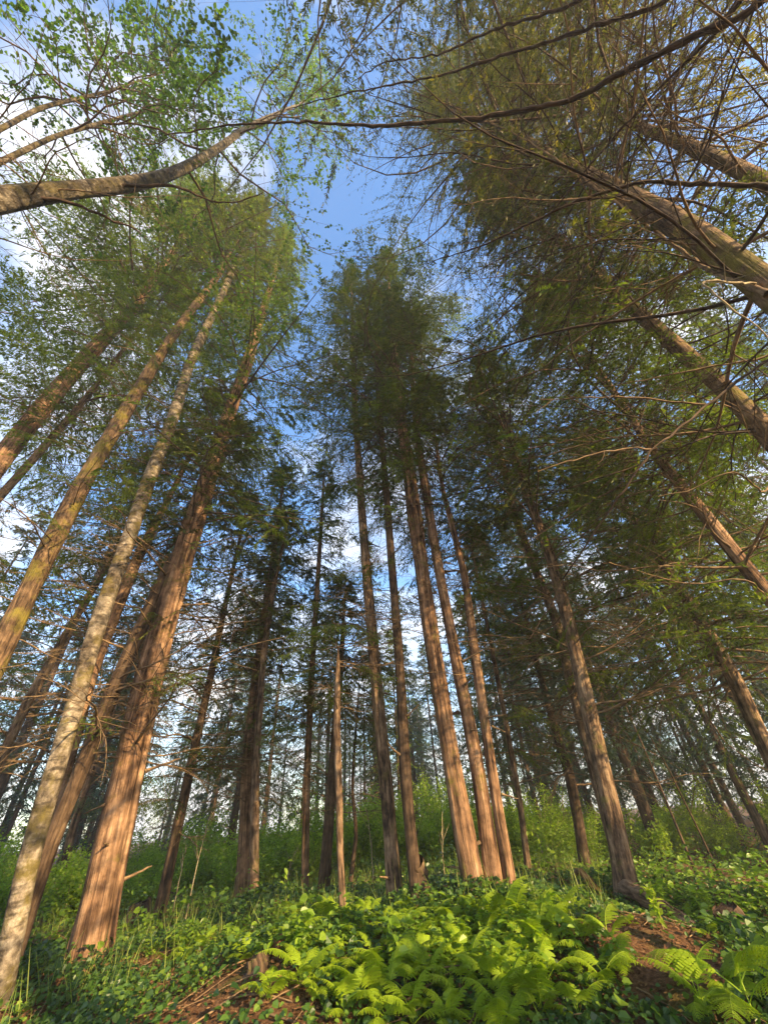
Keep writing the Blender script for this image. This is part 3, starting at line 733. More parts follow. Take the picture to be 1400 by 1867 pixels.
tree('T26', 'spruce_tree', 'mossy golden spruce trunk slanting in under the big brown one', [(1400, 790, 58), (1340, 725, 52), (1230, 628, 43), (1130, 540, 34), (1075, 495, 28), (1030, 450, 23)],
     (885, 320), 5.5, 'mossy', 26, .04, .2, .6, dict(base=(1075, 495), r=3.20, nb=120, nt=14, nl=26), [(34, 4.5, 12, .8, 2.4, DARKB), (22, 4.5, 12, .8, 2.2, DEADBIG), (22, 5, 10, .8, 1.8, BOUGH), (14, 7, 12, 1.4, 2.4, BOUGHD)])
tree('T27', 'spruce_tree', 'big brown spruce trunk slanting in from the upper right edge', [(1400, 525, 96), (1300, 447, 84), (1200, 385, 70), (1100, 333, 56), (1000, 285, 42), (930, 240, 32)],
     (790, 175), 4., 'mossy', 34, .05, .2, .6, dict(base=(960, 262), r=4.5, nb=190, nt=18, nl=52, leaf=.075, lw=.015), [(42, 4.5, 14, 1., 3.2, DARKB), (26, 4.5, 14, .9, 2.8, DEADBIG)])
tree('T28', 'spruce_tree', 'golden mossy spruce trunk nearest the upper right corner', [(1400, 335, 62), (1300, 285, 50), (1200, 245, 38), (1130, 215, 30)],
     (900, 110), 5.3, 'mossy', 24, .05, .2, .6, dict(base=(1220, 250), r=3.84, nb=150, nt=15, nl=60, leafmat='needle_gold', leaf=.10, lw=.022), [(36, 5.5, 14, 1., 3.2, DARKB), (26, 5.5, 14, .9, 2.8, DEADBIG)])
tree('T29', 'alder_tree', 'thick mossy alder trunk arching in from the upper left edge', [(0, 345, 62), (150, 347, 44), (220, 343, 42), (285, 333, 37), (340, 305, 29), (400, 270, 21), (450, 230, 14), (520, 200, 9)],
     (600, 165), 3.2, 'alder_mossy', 30, .09, .15, .6, dict(kind='leafy', base=(330, 310), r=3.3, nb=64, nt=16, nl=18, leaf=.08, lw=.06), [(22, 4, 9, .5, 1.6, DEAD)])
tree('T30', 'alder_tree', 'slender pale alder stem above the thick mossy alder', [(0, 236, 17), (70, 196, 13), (200, 165, 8)],
     (330, 120), 5.2, 'alder_mossy', 14, .04, .1, .5, dict(kind='leafy', base=(100, 190), r=2.8, nb=46, nt=15, nl=18, leaf=.08, lw=.06, keep=.6), None)
tree('T30b', 'alder_tree', 'grey alder stem just above the thick mossy trunk', [(0, 295, 19), (100, 247, 14), (250, 205, 8)],
     (330, 185), 5., 'alder_mossy', 14, .04, .1, .5, dict(kind='leafy', base=(110, 245), r=2.56, nb=26, nt=10, nl=9, leaf=.07, lw=.055, keep=.6), None)


# trees that stand beside and behind the viewer: their limbs and crowns hang into the top of the picture; unseen spruces added behind shade the bank
def plain_tree(key, name, label, azd, D, H, r, bark, crown, dead=None, group=None, lean=0.):
    az = rad(azd); x, y = D * math.sin(az), D * math.cos(az); zg = float(ground(x, y)) - .1
    n = 90; z = np.linspace(0, 1, n) ** 1.2 * H
    P = np.stack([x + lean * z * math.cos(az), y - lean * z * math.sin(az), zg + z], 1)
    w = r * (1 - .93 * z / H)
    root = link(name, None, None, P[0]); tag(root, label, 'tree', group)
    seed = hash_(key)
    link('trunk', trunk_mesh(P, w, MAT[bark], 20, .04, .25, .7, seed % 97), root)
    c = dict(crown); zb = c.pop('zb')
    link('crown', conifer_crown(P - P[0], zb, H, c.pop('r'), seed=seed, **c), root)
    for k, d in enumerate(dead or []):
        add_branches(root, P, w, d[0], d[1] + zg, d[2] + zg, d[3], d[4], d[5], seed + k)
    TREES[key] = (root, P, w, D, az)
    return root


plain_tree('T31', 'spruce_tree', 'dark spruce overhead whose long black limbs cross the top of the picture', 108, 4.1, 18, .24, 'mossy', dict(zb=11., r=4., nb=90, nt=16, nl=46, leaf=.08, lw=.017), [(24, 5, 12, 1., 2.6, DEADBIG)])

plain_tree('T32', 'spruce_tree', 'spruce just behind the viewer whose thin crown hangs over the top middle', 158, 2.7, 19.5, .2, 'spruce', dict(zb=11.5, r=5., nb=105, nt=17, nl=60, leaf=.09, lw=.02), None)
for i, (sx, sy, H, zb, rr_) in enumerate([(3.4, -6.2, 15, 2.5, 2.), (14.5, -3.5, 9, 2.5, 2.), (.5, -8.5, 15, 3.5, 2.2), (5.6, -4.4, 7., 1., 1.7), (7.8, -2.4, 5.5, .8, 1.2)]):  # unseen spruces added to cast dappled shade on bank and trunks
    plain_tree('S%d' % i, 'spruce_tree', 'unseen spruce behind the viewer, added to shade the bank', math.degrees(math.atan2(sx, sy)), math.hypot(sx, sy), H, .14, 'spruce', dict(zb=zb, r=rr_, nb=70, nt=12, nl=18, leaf=.16, lw=.05), None, 'unseen shade spruces behind the viewer')

R31, P31 = TREES['T31'][0], TREES['T31'][1]
limb(R31, P31, [(1400, 8), (1250, 72), (1150, 122), (1050, 180), (960, 200), (870, 215), (700, 229), (560, 222), (430, 226), (300, 246)], 6.9, 8.6, .040, .006, 'limb', 1, 16, 6.6)
limb(R31, P31, [(1230, 0), (1100, 42), (1000, 75), (900, 106), (800, 138), (700, 156), (590, 180), (520, 200)], 8., 9.4, .028, .004, 'limb', 2, 14, 7.6)
limb(R31, P31, [(1060, 5), (900, 52), (800, 100), (700, 110), (640, 150)], 9., 10.2, .026, .005, 'limb', 3, 12, 8.7)
limb(R31, P31, [(1330, 35), (1200, 160), (1120, 250), (1050, 330), (980, 420)], 7.2, 6.6, .028, .006, 'limb', 4, 12, 7.)
R28, P28 = TREES['T28'][0], TREES['T28'][1]
limb(R28, P28, [(1400, 338), (1280, 334), (1175, 329), (1090, 352), (1000, 388), (900, 440), (780, 480)], 6.4, 7., .034, .005, 'limb', 5, 14, 6.9)
dn = limb(R28, P28, [(1400, 656), (1345, 695), (1288, 738), (1240, 778), (1188, 820), (1130, 902), (1070, 990), (1010, 1090), (965, 1165)], 4.6, 2.55, .017, .004, 'limb', 6, 10, 5.2)
limb(R28, P28, [(1288, 738), (1200, 728), (1100, 722), (985, 728)], 4.15, 4.3, .010, .003, 'twig', 7, 6, None, 'branch')
limb(R28, P28, [(1188, 820), (1130, 815), (1060, 836), (980, 860)], 3.75, 3.6, .010, .003, 'twig', 8, 6, None, 'branch')
limb(R28, P28, [(1400, 655), (1290, 668), (1190, 690), (1090, 706)], 5., 5.2, .018, .004, 'twig', 9, 8, 5.3)
R27, P27 = TREES['T27'][0], TREES['T27'][1]
limb(R27, P27, [(1400, 535), (1310, 500), (1270, 480), (1200, 425), (1110, 360), (1030, 300), (960, 255), (880, 215)], 4.9, 10.5, .03, .006, 'twig', 10, 10, None)
limb(R27, P27, [(1265, 510), (1330, 560), (1400, 615)], 4.6, 4.1, .012, .005, 'pale', 11, 4, 5.2)
R26, P26 = TREES['T26'][0], TREES['T26'][1]
limb(R26, P26, [(1400, 905), (1330, 850), (1280, 890), (1200, 905)], 4., 3.9, .014, .004, 'twig', 12, 6, 4.6)
R25, P25 = TREES['T25'][0], TREES['T25'][1]
limb(R25, P25, [(1360, 1052), (1260, 1068), (1190, 1050), (1110, 1025)], 3.6, 3.9, .016, .004, 'twig', 13, 8, 3.5, leafy=30, leafmat='hemlock')
R24, P24 = TREES['T24'][0], TREES['T24'][1]
limb(R24, P24, [(1330, 1215), (1240, 1190), (1150, 1130), (1050, 1125)], 4.6, 5., .02, .004, 'twig', 14, 10, 4.4, leafy=30, leafmat='hemlock')
R29, P29 = TREES['T29'][0], TREES['T29'][1]
limb(R29, P29, [(330, 336), (370, 365), (430, 372), (480, 350)], 8., 8.6, .022, .006, 'limb', 15, 5, 7.8)
limb(R29, P29, [(140, 368), (190, 395), (250, 420)], 6.4, 6.6, .02, .008, 'limb', 16, 3, 6.2)
R19, P19 = TREES['T19'][0], TREES['T19'][1]
for pp, za, zb_, sd in (([(893, 1458), (918, 1444), (935, 1418)], 2.35, 2.75, 21), ([(884, 1436), (910, 1428), (930, 1408)], 2.5, 2.8, 22)):
    limb(R19, P19, pp, za, zb_, .018, .006, 'pale', sd, 3, za - .15)


# ------------------------------------------------------------------ far stand of conifers: a few built, the rest copied
def proto_conifer(seed, H, r, zb, cr, bark, leafmat, nb, nt, nl, leaf, lw):
    n = 50; z = np.linspace(0, 1, n) * H
    rng = np.random.default_rng(seed)
    P = np.stack([np.cumsum(rng.normal(0, .01, n)), np.cumsum(rng.normal(0, .01, n)), z], 1); P -= P[0]
    tr = trunk_mesh(P, r * (1 - .95 * z / H), MAT[bark], 10, .04, .2, .6, seed % 97)
    crn = conifer_crown(P, zb, H, cr, nb, nt, nl, leaf, lw, seed, .4, leafmat=leafmat)
    return tr, crn


PROTO = [proto_conifer(901, 17, .15, 2.2, 2.3, 'dark', 'hazy_needle', 90, 12, 22, .2, .05),
         proto_conifer(902, 20, .18, 2.6, 2.4, 'dark', 'hazy_needle', 90, 12, 22, .2, .05),
         proto_conifer(903, 13, .11, 1.2, 2.1, 'dark', 'hazy_needle', 80, 12, 22, .2, .05),
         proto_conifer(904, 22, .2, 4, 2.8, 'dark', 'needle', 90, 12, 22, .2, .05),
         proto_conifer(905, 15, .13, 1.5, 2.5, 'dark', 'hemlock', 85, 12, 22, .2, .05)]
proto_root = []
for tr, crn in PROTO:
    rt = link('conifer', None); t_ = link('trunk', tr, rt); c_ = link('crown', crn, rt)
    proto_root.append((rt, t_, c_))
used = set()


def place_conifer(k, x, y, s, rz, label, group):
    rt, t_, c_ = proto_root[k]
    if k in used:
        r2 = rt.copy(); COL.objects.link(r2)
        for ch in (t_, c_):
            c2 = ch.copy(); COL.objects.link(c2); c2.parent = r2
        rt = r2
    used.add(k)
    rt.location = (x, y, float(ground(x, y)) - .1); rt.rotation_euler = (0, 0, rz); s *= .78 if -14 < math.degrees(math.atan2(x, y)) < 12 else 1.
    rt.scale = (s, s, s * random.uniform(.9, 1.15))
    tag(rt, label, 'tree', group)
    return rt


rng = np.random.default_rng(31)
occupied = [(P[0][0], P[0][1]) for (_, P, _, _, _) in TREES.values()]
far = []
for i in range(3000):
    a = rng.uniform(-62, 62); d = 12.5 + 42 * rng.uniform() ** 1.1
    if i % 3 == 0 and a < 0: a = -a
    if i % 5 == 0: a, d = rng.uniform(16, 60), rng.uniform(15.5, 24)
    if -30 < a < 18 and (d < 17 or (a < 3 and d < 25 and i % 2)): continue
    if a < -30 and d < 20: continue
    if a > 18 and d < 15.5: continue
    x, y = d * math.sin(rad(a)), d * math.cos(rad(a))
    if all((x - p) ** 2 + (y - q) ** 2 > (2.2 if d < 25 else 1.8) ** 2 for p, q in occupied):
        occupied.append((x, y)); far.append((a, d, x, y))
    if len(far) >= 190: break
for i, (a, d, x, y) in enumerate(far):
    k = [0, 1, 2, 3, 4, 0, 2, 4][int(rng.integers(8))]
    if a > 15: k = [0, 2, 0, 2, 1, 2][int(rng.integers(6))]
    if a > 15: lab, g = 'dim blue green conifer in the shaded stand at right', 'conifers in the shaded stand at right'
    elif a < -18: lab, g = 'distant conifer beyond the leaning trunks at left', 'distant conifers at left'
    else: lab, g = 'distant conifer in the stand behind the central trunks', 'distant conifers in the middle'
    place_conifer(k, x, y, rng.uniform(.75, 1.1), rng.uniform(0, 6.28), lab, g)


# ------------------------------------------------------------------ undergrowth shrubs
def shrub_meshes(seed, h=1.7, r=.75, ns=12, leafmat='shrub'):
    rng = np.random.default_rng(seed)
    mb = MB(); n = 6; s = np.linspace(0, 1, n)
    az = rng.uniform(0, 6.28, ns); out = rng.uniform(.3, 1., ns) * r; hh = h * rng.uniform(.55, 1.1, ns)
    P = np.stack([np.outer(np.sin(az) * out, s ** 1.5), np.outer(np.cos(az) * out, s ** 1.5), np.outer(hh, s)], -1)
    P += rng.normal(0, .025, P.shape) * s[None, :, None]
    tubes(mb, P, np.broadcast_to(.009 * (1 - .75 * s), (ns, n)), 4)
    stems = mb.mesh('stem', [MAT['pale']], (0,))
    mb = MB()
    K = ns * 210; si = np.repeat(np.arange(ns), 210); ps = rng.uniform(.22, 1., K) ** .8
    f = ps * (n - 1); i0 = np.clip(f.astype(int), 0, n - 2); fr = (f - i0)[:, None]
    p = P[si, i0] * (1 - fr) + P[si, i0 + 1] * fr + randdir(K, rng) * (rng.uniform(.05, .34, K) * r)[:, None]
    p[:, 2] = np.maximum(p[:, 2], .05)
    ld = norm(randdir(K, rng) + np.array([0, 0, -.3])); sv = norm(np.cross(ld, np.array([0, 0, 1.]) + rng.normal(0, .5, (K, 3))))
    ovals(mb, p, ld, sv, .085 * rng.uniform(.5, 1.3, K), .05 * rng.uniform(.7, 1.3, K), 0, np.clip(rng.normal(.45, .18, K), 0, 1))
    return stems, mb.mesh('foliage', [MAT[leafmat]])


SHR = []
for i in range(4):
    st, fo = shrub_meshes(500 + i, [1.7, 2.1, 1.3, 2.5][i], [.8, .9, .8, 1.][i])
    rt = link('shrub', None); SHR.append((rt, link('stem', st, rt), link('foliage', fo, rt)))
used_s = set()
rng = np.random.default_rng(77)
placed = []
for i in range(900):
    a = rng.uniform(-56, 62); d = rng.uniform(11.2, 21)
    if a > 14 and d < 12.5: continue
    if a > 20 and (d < 16 or i % 2): continue
    x, y = d * math.sin(rad(a)), d * math.cos(rad(a))
    if all((x - p) ** 2 + (y - q) ** 2 > .85 ** 2 for p, q in placed):
        placed.append((x, y))
        k = int(rng.integers(4)) if d > 13 else 2
        rt, st, fo = SHR[k]
        if k in used_s:
            r2 = rt.copy(); COL.objects.link(r2)
            for ch in (st, fo):
                c2 = ch.copy(); COL.objects.link(c2); c2.parent = r2
            rt = r2
        used_s.add(k)
        rt.location = (x, y, float(ground(x, y)) - .05); rt.rotation_euler = (0, 0, rng.uniform(0, 6.28)); s = rng.uniform(.6, 1.1); rt.scale = (s, s, s * rng.uniform(.6, 1.05))
        if a < -18: tag(rt, 'bright green leafy bush beyond the leaning left trunks', 'bush', 'bushes behind the left trunks')
        elif a < 12: tag(rt, 'bright green leafy bush behind the central trunks', 'bush', 'bushes behind the central trunks')
        else: tag(rt, 'shaded green bush under the dim right stand', 'bush', 'bushes under the right stand')
    if len(placed) > 150: break


# ------------------------------------------------------------------ ferns
def frond_mesh(seed, length=.7, width=.3, pairs=14):
    rng = np.random.default_rng(seed)
    mb = MB(); n = 14; s = np.linspace(0, 1, n)
    P = np.stack([length * (s * .93 - .05 * s ** 3), .04 * length * np.sin(s * 3 + seed), length * (.62 * s - .62 * s ** 2.1)], -1)
    tubes(mb, P[None], (.0045 * (1 - .8 * s))[None], 4, 0, .75)
    k = np.repeat(np.linspace(.2, .985, pairs), 2); m = len(k); f = k * (n - 1); i0 = f.astype(int).clip(0, n - 2); fr = (f - i0)[:, None]
    b = P[i0] * (1 - fr) + P[i0 + 1] * fr; d = norm(P[i0 + 1] - P[i0])
    sg = np.tile([1., -1.], pairs)[:, None]
    sd = norm(np.cross(d, np.array([0, 0, 1.]))) * sg
    pd = norm(sd + d * .38 + np.array([0, 0, -.18]) + rng.normal(0, .07, (m, 3)))
    q = (k - .2) / .785
    pl = width * np.clip(np.minimum(.42 + 2.6 * q, 1.) * (1 - q) ** .8, .03, 1) * rng.uniform(.88, 1.08, m)
    nl = 8
    # lobes along each pinna
    pi = np.repeat(np.arange(m), nl * 2); u = np.tile(np.repeat((np.arange(nl) + .3) / nl, 2), m); sg2 = np.tile([1., -1.], m * nl)[:, None]
    up = norm(np.cross(pd, d)); lat = norm(np.cross(up, pd))[pi] * sg2
    bp = b[pi] + pd[pi] * (pl[pi] * u)[:, None]; bp[:, 2] -= .25 * pl[pi] * u ** 2
    ll = pl[pi] * .22 * (1.05 - .8 * u) + .003
    ld = norm(lat * .85 + pd[pi] * .6)
    kites(mb, bp, ld, norm(np.cross(ld, up[pi])), ll, pl[pi] * .17, 0, np.clip(rng.normal(.5, .1, len(u)), 0, 1))
    tip = b + pd * pl[:, None]; tip[:, 2] -= .25 * pl
    kites(mb, b, norm(tip - b), norm(np.cross(pd, up)), pl * 1.06, pl * .12, 0, np.full(m, .5))
    return mb.mesh('frond', [MAT['fern']], ())


FROND = [frond_mesh(1, .62, .20), frond_mesh(2, .75, .26), frond_mesh(3, .5, .2), frond_mesh(4, .8, .2, 20), frond_mesh(5, .42, .19, 13)]


def make_fern(x, y, size, n, rng, label, group, lean=None):
    rt = link('fern', None, None, (x, y, float(ground(x, y)) - .02))
    tag(rt, label, 'fern', group)
    a0 = rng.uniform(0, 6.28)
    for i in range(n):
        o = link('frond', FROND[int(rng.integers(len(FROND)))], rt)
        a = a0 + i * 2 * math.pi / n + rng.uniform(-.35, .35)
        o.rotation_euler = Euler((rng.uniform(-.25, .25), -rng.uniform(.0, .75), a), 'XYZ')
        s = size * rng.uniform(.75, 1.2); o.scale = (s, s, s)
        o.location = (0, 0, rng.uniform(.03, .22) * size)
    return rt


def bare(px_list):
    return [(ground_hit(x, y)[:2], r) for x, y, r in px_list]


BARE = bare([(1215, 1690, .45), (1180, 1720, .55), (1250, 1740, .5), (1100, 1690, .3), (330, 1790, .45), (400, 1830, .4), (500, 1790, .3), (270, 1765, .3), (450, 1790, .4), (520, 1840, .3), (1230, 1790, .4)])




def on_bare(p, f=.75):
    return any(math.hypot(p[0] - c[0], p[1] - c[1]) < r * f for c, r in BARE)


rng = np.random.default_rng(5)
# bank patches where the ferns crowd, in photo pixels: centre, spread, count, size
PATCH = [((620, 1690), (95, 35), 28, .75), ((760, 1700), (120, 40), 44, .85), ((940, 1690), (110, 40), 40, .85), ((640, 1770), (120, 30), 22, .8),
         ((800, 1790), (130, 40), 44, .85), ((960, 1770), (90, 40), 22, .8), ((1060, 1720), (70, 30), 6, .7), ((430, 1690), (90, 28), 12, .6), ((330, 1715), (70, 25), 8, .55), ((1180, 1660), (110, 16), 6, .5)]
fern_pts = []
for (cx, cy), (sx, sy), n, size in PATCH:
    k = 0; tries = 0
    while k < n and tries < 400:
        tries += 1
        p = ground_hit(cx + rng.normal(0, sx * .6), cy + 42 + rng.normal(0, sy * .7))
        if math.hypot(p[0], p[1]) > 9.5 or on_bare(p) or any((p[0] - q[0]) ** 2 + (p[1] - q[1]) ** 2 < .16 ** 2 for q in fern_pts): continue
        fern_pts.append(p); k += 1
        if cx > 1120: lab, g = 'small fern on the mossy ground beside the leaning spruce', 'small ferns at right'
        elif cx < 500: lab, g = 'low yellow green fern on the slope right of the broad red cedar', 'low ferns on the left slope'
        else: lab, g = 'lime green fern crowding the bank below the central trunks', 'ferns on the central bank'
        make_fern(p[0], p[1], size * rng.uniform(.34, .72), int(rng.integers(4, 9)), rng, lab, g)
for (px, py, size, n, lab) in ((1385, 1885, .9, 9, 'large bright fern in the lower right corner'), (1300, 1880, .65, 7, 'bright fern with drooping fronds beside the large corner fern'),
                               (545, 1815, .6, 7, 'brightest yellow green fern at the left end of the fern bank'), (490, 1830, .4, 6, 'small fern tuft beside the red stump')):
    p = ground_hit(px, py); make_fern(p[0], p[1], size, n, rng, lab, None)


# ------------------------------------------------------------------ leafy herbs between the ferns
def herb_mesh(seed, h=.4, n=7):
    rng = np.random.default_rng(seed); mb = MB(); s = np.linspace(0, 1, 6)
    az = rng.uniform(0, 6.28, n); out = rng.uniform(.1, .55, n) * h; hh = h * rng.uniform(.5, 1., n)
    P = np.stack([np.outer(np.sin(az) * out, s ** 1.4), np.outer(np.cos(az) * out, s ** 1.4), np.outer(hh, s)], -1)
    tubes(mb, P, np.broadcast_to(.0028 * (1 - .6 * s), (n, 6)), 4, 0, .4)
    st = mb.mesh('stem', [MAT['grass']], (0,))
    mb = MB(); K = n * 9; si = np.repeat(np.arange(n), 9); q = np.clip(rng.uniform(.3, 1.05, K), 0, 1); i0 = np.clip((q * 5).astype(int), 0, 4); fr = (q * 5 - i0)[:, None]
    p = P[si, i0] * (1 - fr) + P[si, i0 + 1] * fr
    a = rng.uniform(0, 6.28, K); ld = norm(np.stack([np.sin(a), np.cos(a), rng.normal(-.15, .25, K)], 1)); sv = norm(np.cross(ld, np.array([0, 0, 1.]) + rng.normal(0, .3, (K, 3))))
    l = rng.uniform(.05, .13, K); ovals(mb, p + ld * .02, ld, sv, l, l * rng.uniform(.5, .8, K), 0, np.clip(rng.normal(.5, .2, K), 0, 1))
    return st, mb.mesh('foliage', [MAT['herb']])


HERB = [herb_mesh(60 + i, .3 + .07 * i, 5 + i) for i in range(4)]
rng = np.random.default_rng(15); herb_pts = []
for (cx, cy, sx, sy, n) in ((700, 1740, 170, 60, 26), (950, 1730, 120, 60, 20), (420, 1730, 140, 50, 30), (1250, 1665, 110, 20, 18), (200, 1700, 90, 40, 12)):
    k = 0; t_ = 0
    while k < n and t_ < 600:
        t_ += 1
        p = ground_hit(cx + rng.normal(0, sx * .7), cy + rng.normal(0, sy * .6))
        if math.hypot(p[0], p[1]) > 10 or on_bare(p) or any((p[0] - q[0]) ** 2 + (p[1] - q[1]) ** 2 < .15 ** 2 for q in herb_pts): continue
        herb_pts.append(p); k += 1
        st, fo = HERB[int(rng.integers(4))]
        rt = link('leafy_plant', None, None, (p[0], p[1], float(ground(p[0], p[1])) - .02))
        rt.rotation_euler = (0, 0, rng.uniform(0, 6.28)); s_ = rng.uniform(.45, .9); rt.scale = (s_, s_, s_)
        link('stem', st, rt); link('foliage', fo, rt)
        if cx > 1200: tag(rt, 'low bright leafy plant beyond the spreading root at right', 'plant', 'leafy plants at right')
        elif cx < 500: tag(rt, 'low leafy green plant on the left slope by the red cedar', 'plant', 'leafy plants on the left slope')
        else: tag(rt, 'broad leaved green plant growing among the bank ferns', 'plant', 'leafy plants among the bank ferns')

# ------------------------------------------------------------------ ivy, litter, grass (uncountable)
def scatter(n, rng, dmin, dmax, amin, amax, clear=True, keepbare=0.05):
    a = rng.uniform(rad(amin), rad(amax), n); d = np.sqrt(rng.uniform(dmin ** 2, dmax ** 2, n))
    x, y = d * np.sin(a), d * np.cos(a)
    if clear:
        k = np.ones(n)
        for c, r in BARE:
            k = np.minimum(k, keepbare + smooth(r * .7, r * 1.3, np.hypot(x - c[0], y - c[1])))
        nz = .5 + .5 * np.sin(2.1 * x + 1.3 * y) * np.sin(1.7 * y - 1.1 * x + 1)
        k *= .35 + .65 * nz
        m = rng.random(n) < k
        x, y = x[m], y[m]
    return x, y


rng = np.random.default_rng(11)
mb = MB()
x, y = scatter(90000, rng, 3., 9.5, -50, 48)
K = len(x)
h = rng.uniform(.02, .30, K) * np.clip(.5 + .5 * np.sin(1.3 * x + .7) * np.cos(1.9 * y), .15, 1)
p = np.stack([x, y, ground(x, y) + h], 1)
ld = norm(np.stack([rng.normal(0, 1, K), rng.normal(-.5, 1, K), rng.normal(-.35, .3, K)], 1))
nr = norm(np.array([0, -.35, 1.]) + rng.normal(0, .4, (K, 3)))
sv = norm(np.cross(ld, nr))
ll = rng.choice([.03, .04, .05, .065, .085], K, p=[.2, .3, .25, .17, .08]) * rng.uniform(.8, 1.2, K)
ovals(mb, p, ld, sv, ll, ll * rng.uniform(.8, 1.05, K), 0, np.clip(.36 + .22 * np.sin(1.9 * x + 2.3 * y) * np.sin(2.7 * x - 1.2 * y + 2) + rng.normal(0, .2, K), 0, 1))
tag(mb.build('ground_ivy', [MAT['ivy']]), 'dark green ivy and small leaves carpeting the bank', 'ground cover', kind='stuff')

mb = MB()
x, y = scatter(60000, rng, 8.5, 24, -60, 64, True, .3); K = len(x)
h = rng.uniform(.02, .55, K) * np.clip(.5 + .6 * np.sin(.9 * x + .4) * np.cos(1.2 * y), .12, 1)
ld = norm(np.stack([rng.normal(0, 1, K), rng.normal(-.4, 1, K), rng.normal(-.2, .4, K)], 1)); sv = norm(np.cross(ld, norm(np.array([0, -.3, 1.]) + rng.normal(0, .4, (K, 3)))))
ll = rng.uniform(.05, .13, K); ovals(mb, np.stack([x, y, ground(x, y) + h], 1), ld, sv, ll, ll * rng.uniform(.45, .8, K), 0, np.clip(.4 + .2 * np.sin(.8 * x + y) + rng.normal(0, .2, K), 0, 1))
tag(mb.build('undergrowth', [MAT['herb']]), 'low green undergrowth spreading away between the trunks', 'undergrowth', kind='stuff')

mb = MB()
x, y = scatter(70000, rng, 2.8, 10, -50, 50, False)
K = len(x)
p = np.stack([x, y, ground(x, y) + rng.uniform(.004, .03, K)], 1)
ld = norm(np.stack([rng.normal(0, 1, K), rng.normal(0, 1, K), rng.normal(0, .25, K)], 1))
sv = norm(np.cross(ld, norm(np.array([0, 0, 1.]) + rng.normal(0, .35, (K, 3)))))
l = rng.uniform(.015, .075, K)
kites(mb, p, ld, sv, l, np.where(rng.random(K) < .5, l * .45, .006), 0, np.clip(rng.normal(.5, .2, K), 0, 1))
tag(mb.build('leaf_litter', [MAT['litter']]), 'brown dead leaves and needles on the forest floor', 'leaf litter', kind='stuff')

mb = MB()
x, y = scatter(420, rng, 3, 10.5, -50, 50, False); K = len(x); a = rng.uniform(0, 6.28, K); l = rng.uniform(.15, .9, K); q = np.linspace(-.5, .5, 6)
SX = x[:, None] + np.sin(a)[:, None] * l[:, None] * q + np.cumsum(rng.normal(0, .012, (K, 6)), 1); SY = y[:, None] + np.cos(a)[:, None] * l[:, None] * q + np.cumsum(rng.normal(0, .012, (K, 6)), 1)
tubes(mb, np.stack([SX, SY, ground(SX, SY) + .02 + rng.uniform(0, .05, (K, 1)) * (1 + q)], -1), (rng.uniform(.003, .012, K)[:, None] * np.linspace(1, .5, 6)), 5)
tag(mb.build('fallen_twigs', [MAT['twig']], smooth_mats=(0,)), 'small fallen sticks and twigs strewn over the soil', 'twigs', kind='stuff')

mb = MB()
x, y = scatter(7000, rng, 6, 13, -50, 20, True, .3)
K = len(x); p = np.stack([x, y, ground(x, y)], 1)
ld = norm(np.stack([rng.normal(0, .35, K), rng.normal(0, .35, K), np.ones(K)], 1)); sv = norm(np.cross(ld, randdir(K, rng)))
kites(mb, p, ld, sv, rng.uniform(.12, .5, K), rng.uniform(.005, .012, K), 0, np.clip(rng.normal(.5, .2, K), 0, 1), .3)
tag(mb.build('grass', [MAT['grass']]), 'thin grass blades among the trunks', 'grass', kind='stuff')


# ------------------------------------------------------------------ saplings with pale stems
def sapling(px, py, D, h, lab, mat='pale', leaves=0, r=.012, seed=0):
    rng = np.random.default_rng(seed)
    if D is None: b = ground_hit(px, py)
    else:
        rr = ray(px, py); a = math.atan2(rr[0], rr[1]); b = np.array([D * math.sin(a), D * math.cos(a), 0]); b[2] = ground(b[0], b[1])
    rt = link('sapling', None, None, (b[0], b[1], float(ground(b[0], b[1])) - .05)); tag(rt, lab, 'sapling')
    n = 10; s = np.linspace(0, 1, n)
    P = np.stack([rng.normal(0, .2) * h * s ** 2 * .5, rng.normal(0, .1) * h * s ** 2, h * s], -1) + rng.normal(0, .012, (n, 3)) * s[:, None]
    mb = MB(); tubes(mb, P[None], (r * (1 - .7 * s))[None], 6); mb.build('stem', [MAT[mat]], rt, smooth_mats=(0,))
    m = 4
    for i in range(m):
        j = int(rng.integers(3, 9)); a = rng.uniform(0, 6.28); l = h * rng.uniform(.12, .3)
        q = np.linspace(0, 1, 5); T = P[j] + np.outer(q, np.array([math.sin(a) * .6, math.cos(a) * .6, .9])) * l
        mb = MB(); tubes(mb, T[None], (r * .5 * (1 - .7 * q))[None], 4); mb.build('branch', [MAT[mat]], rt, smooth_mats=(0,))
    if leaves:
        K = leaves; mb = MB()
        p = np.stack([np.interp(rng.uniform(.4, 1, K), s, P[:, i]) for i in range(3)], 1); q = rng.uniform(.35, 1., K)
        p = np.stack([np.interp(q, s, P[:, i]) for i in range(3)], 1) + randdir(K, rng) * (rng.uniform(.03, .28, K) * h * .5)[:, None]
        ld = norm(randdir(K, rng) + np.array([0, 0, -.3])); sv = norm(np.cross(ld, np.array([0, 0, 1.]) + rng.normal(0, .5, (K, 3))))
        ovals(mb, p, ld, sv, .07 * rng.uniform(.6, 1.3, K), .045 * rng.uniform(.7, 1.3, K), 0, np.clip(rng.normal(.55, .15, K), 0, 1)); mb.build('foliage', [MAT['shrub']], rt)


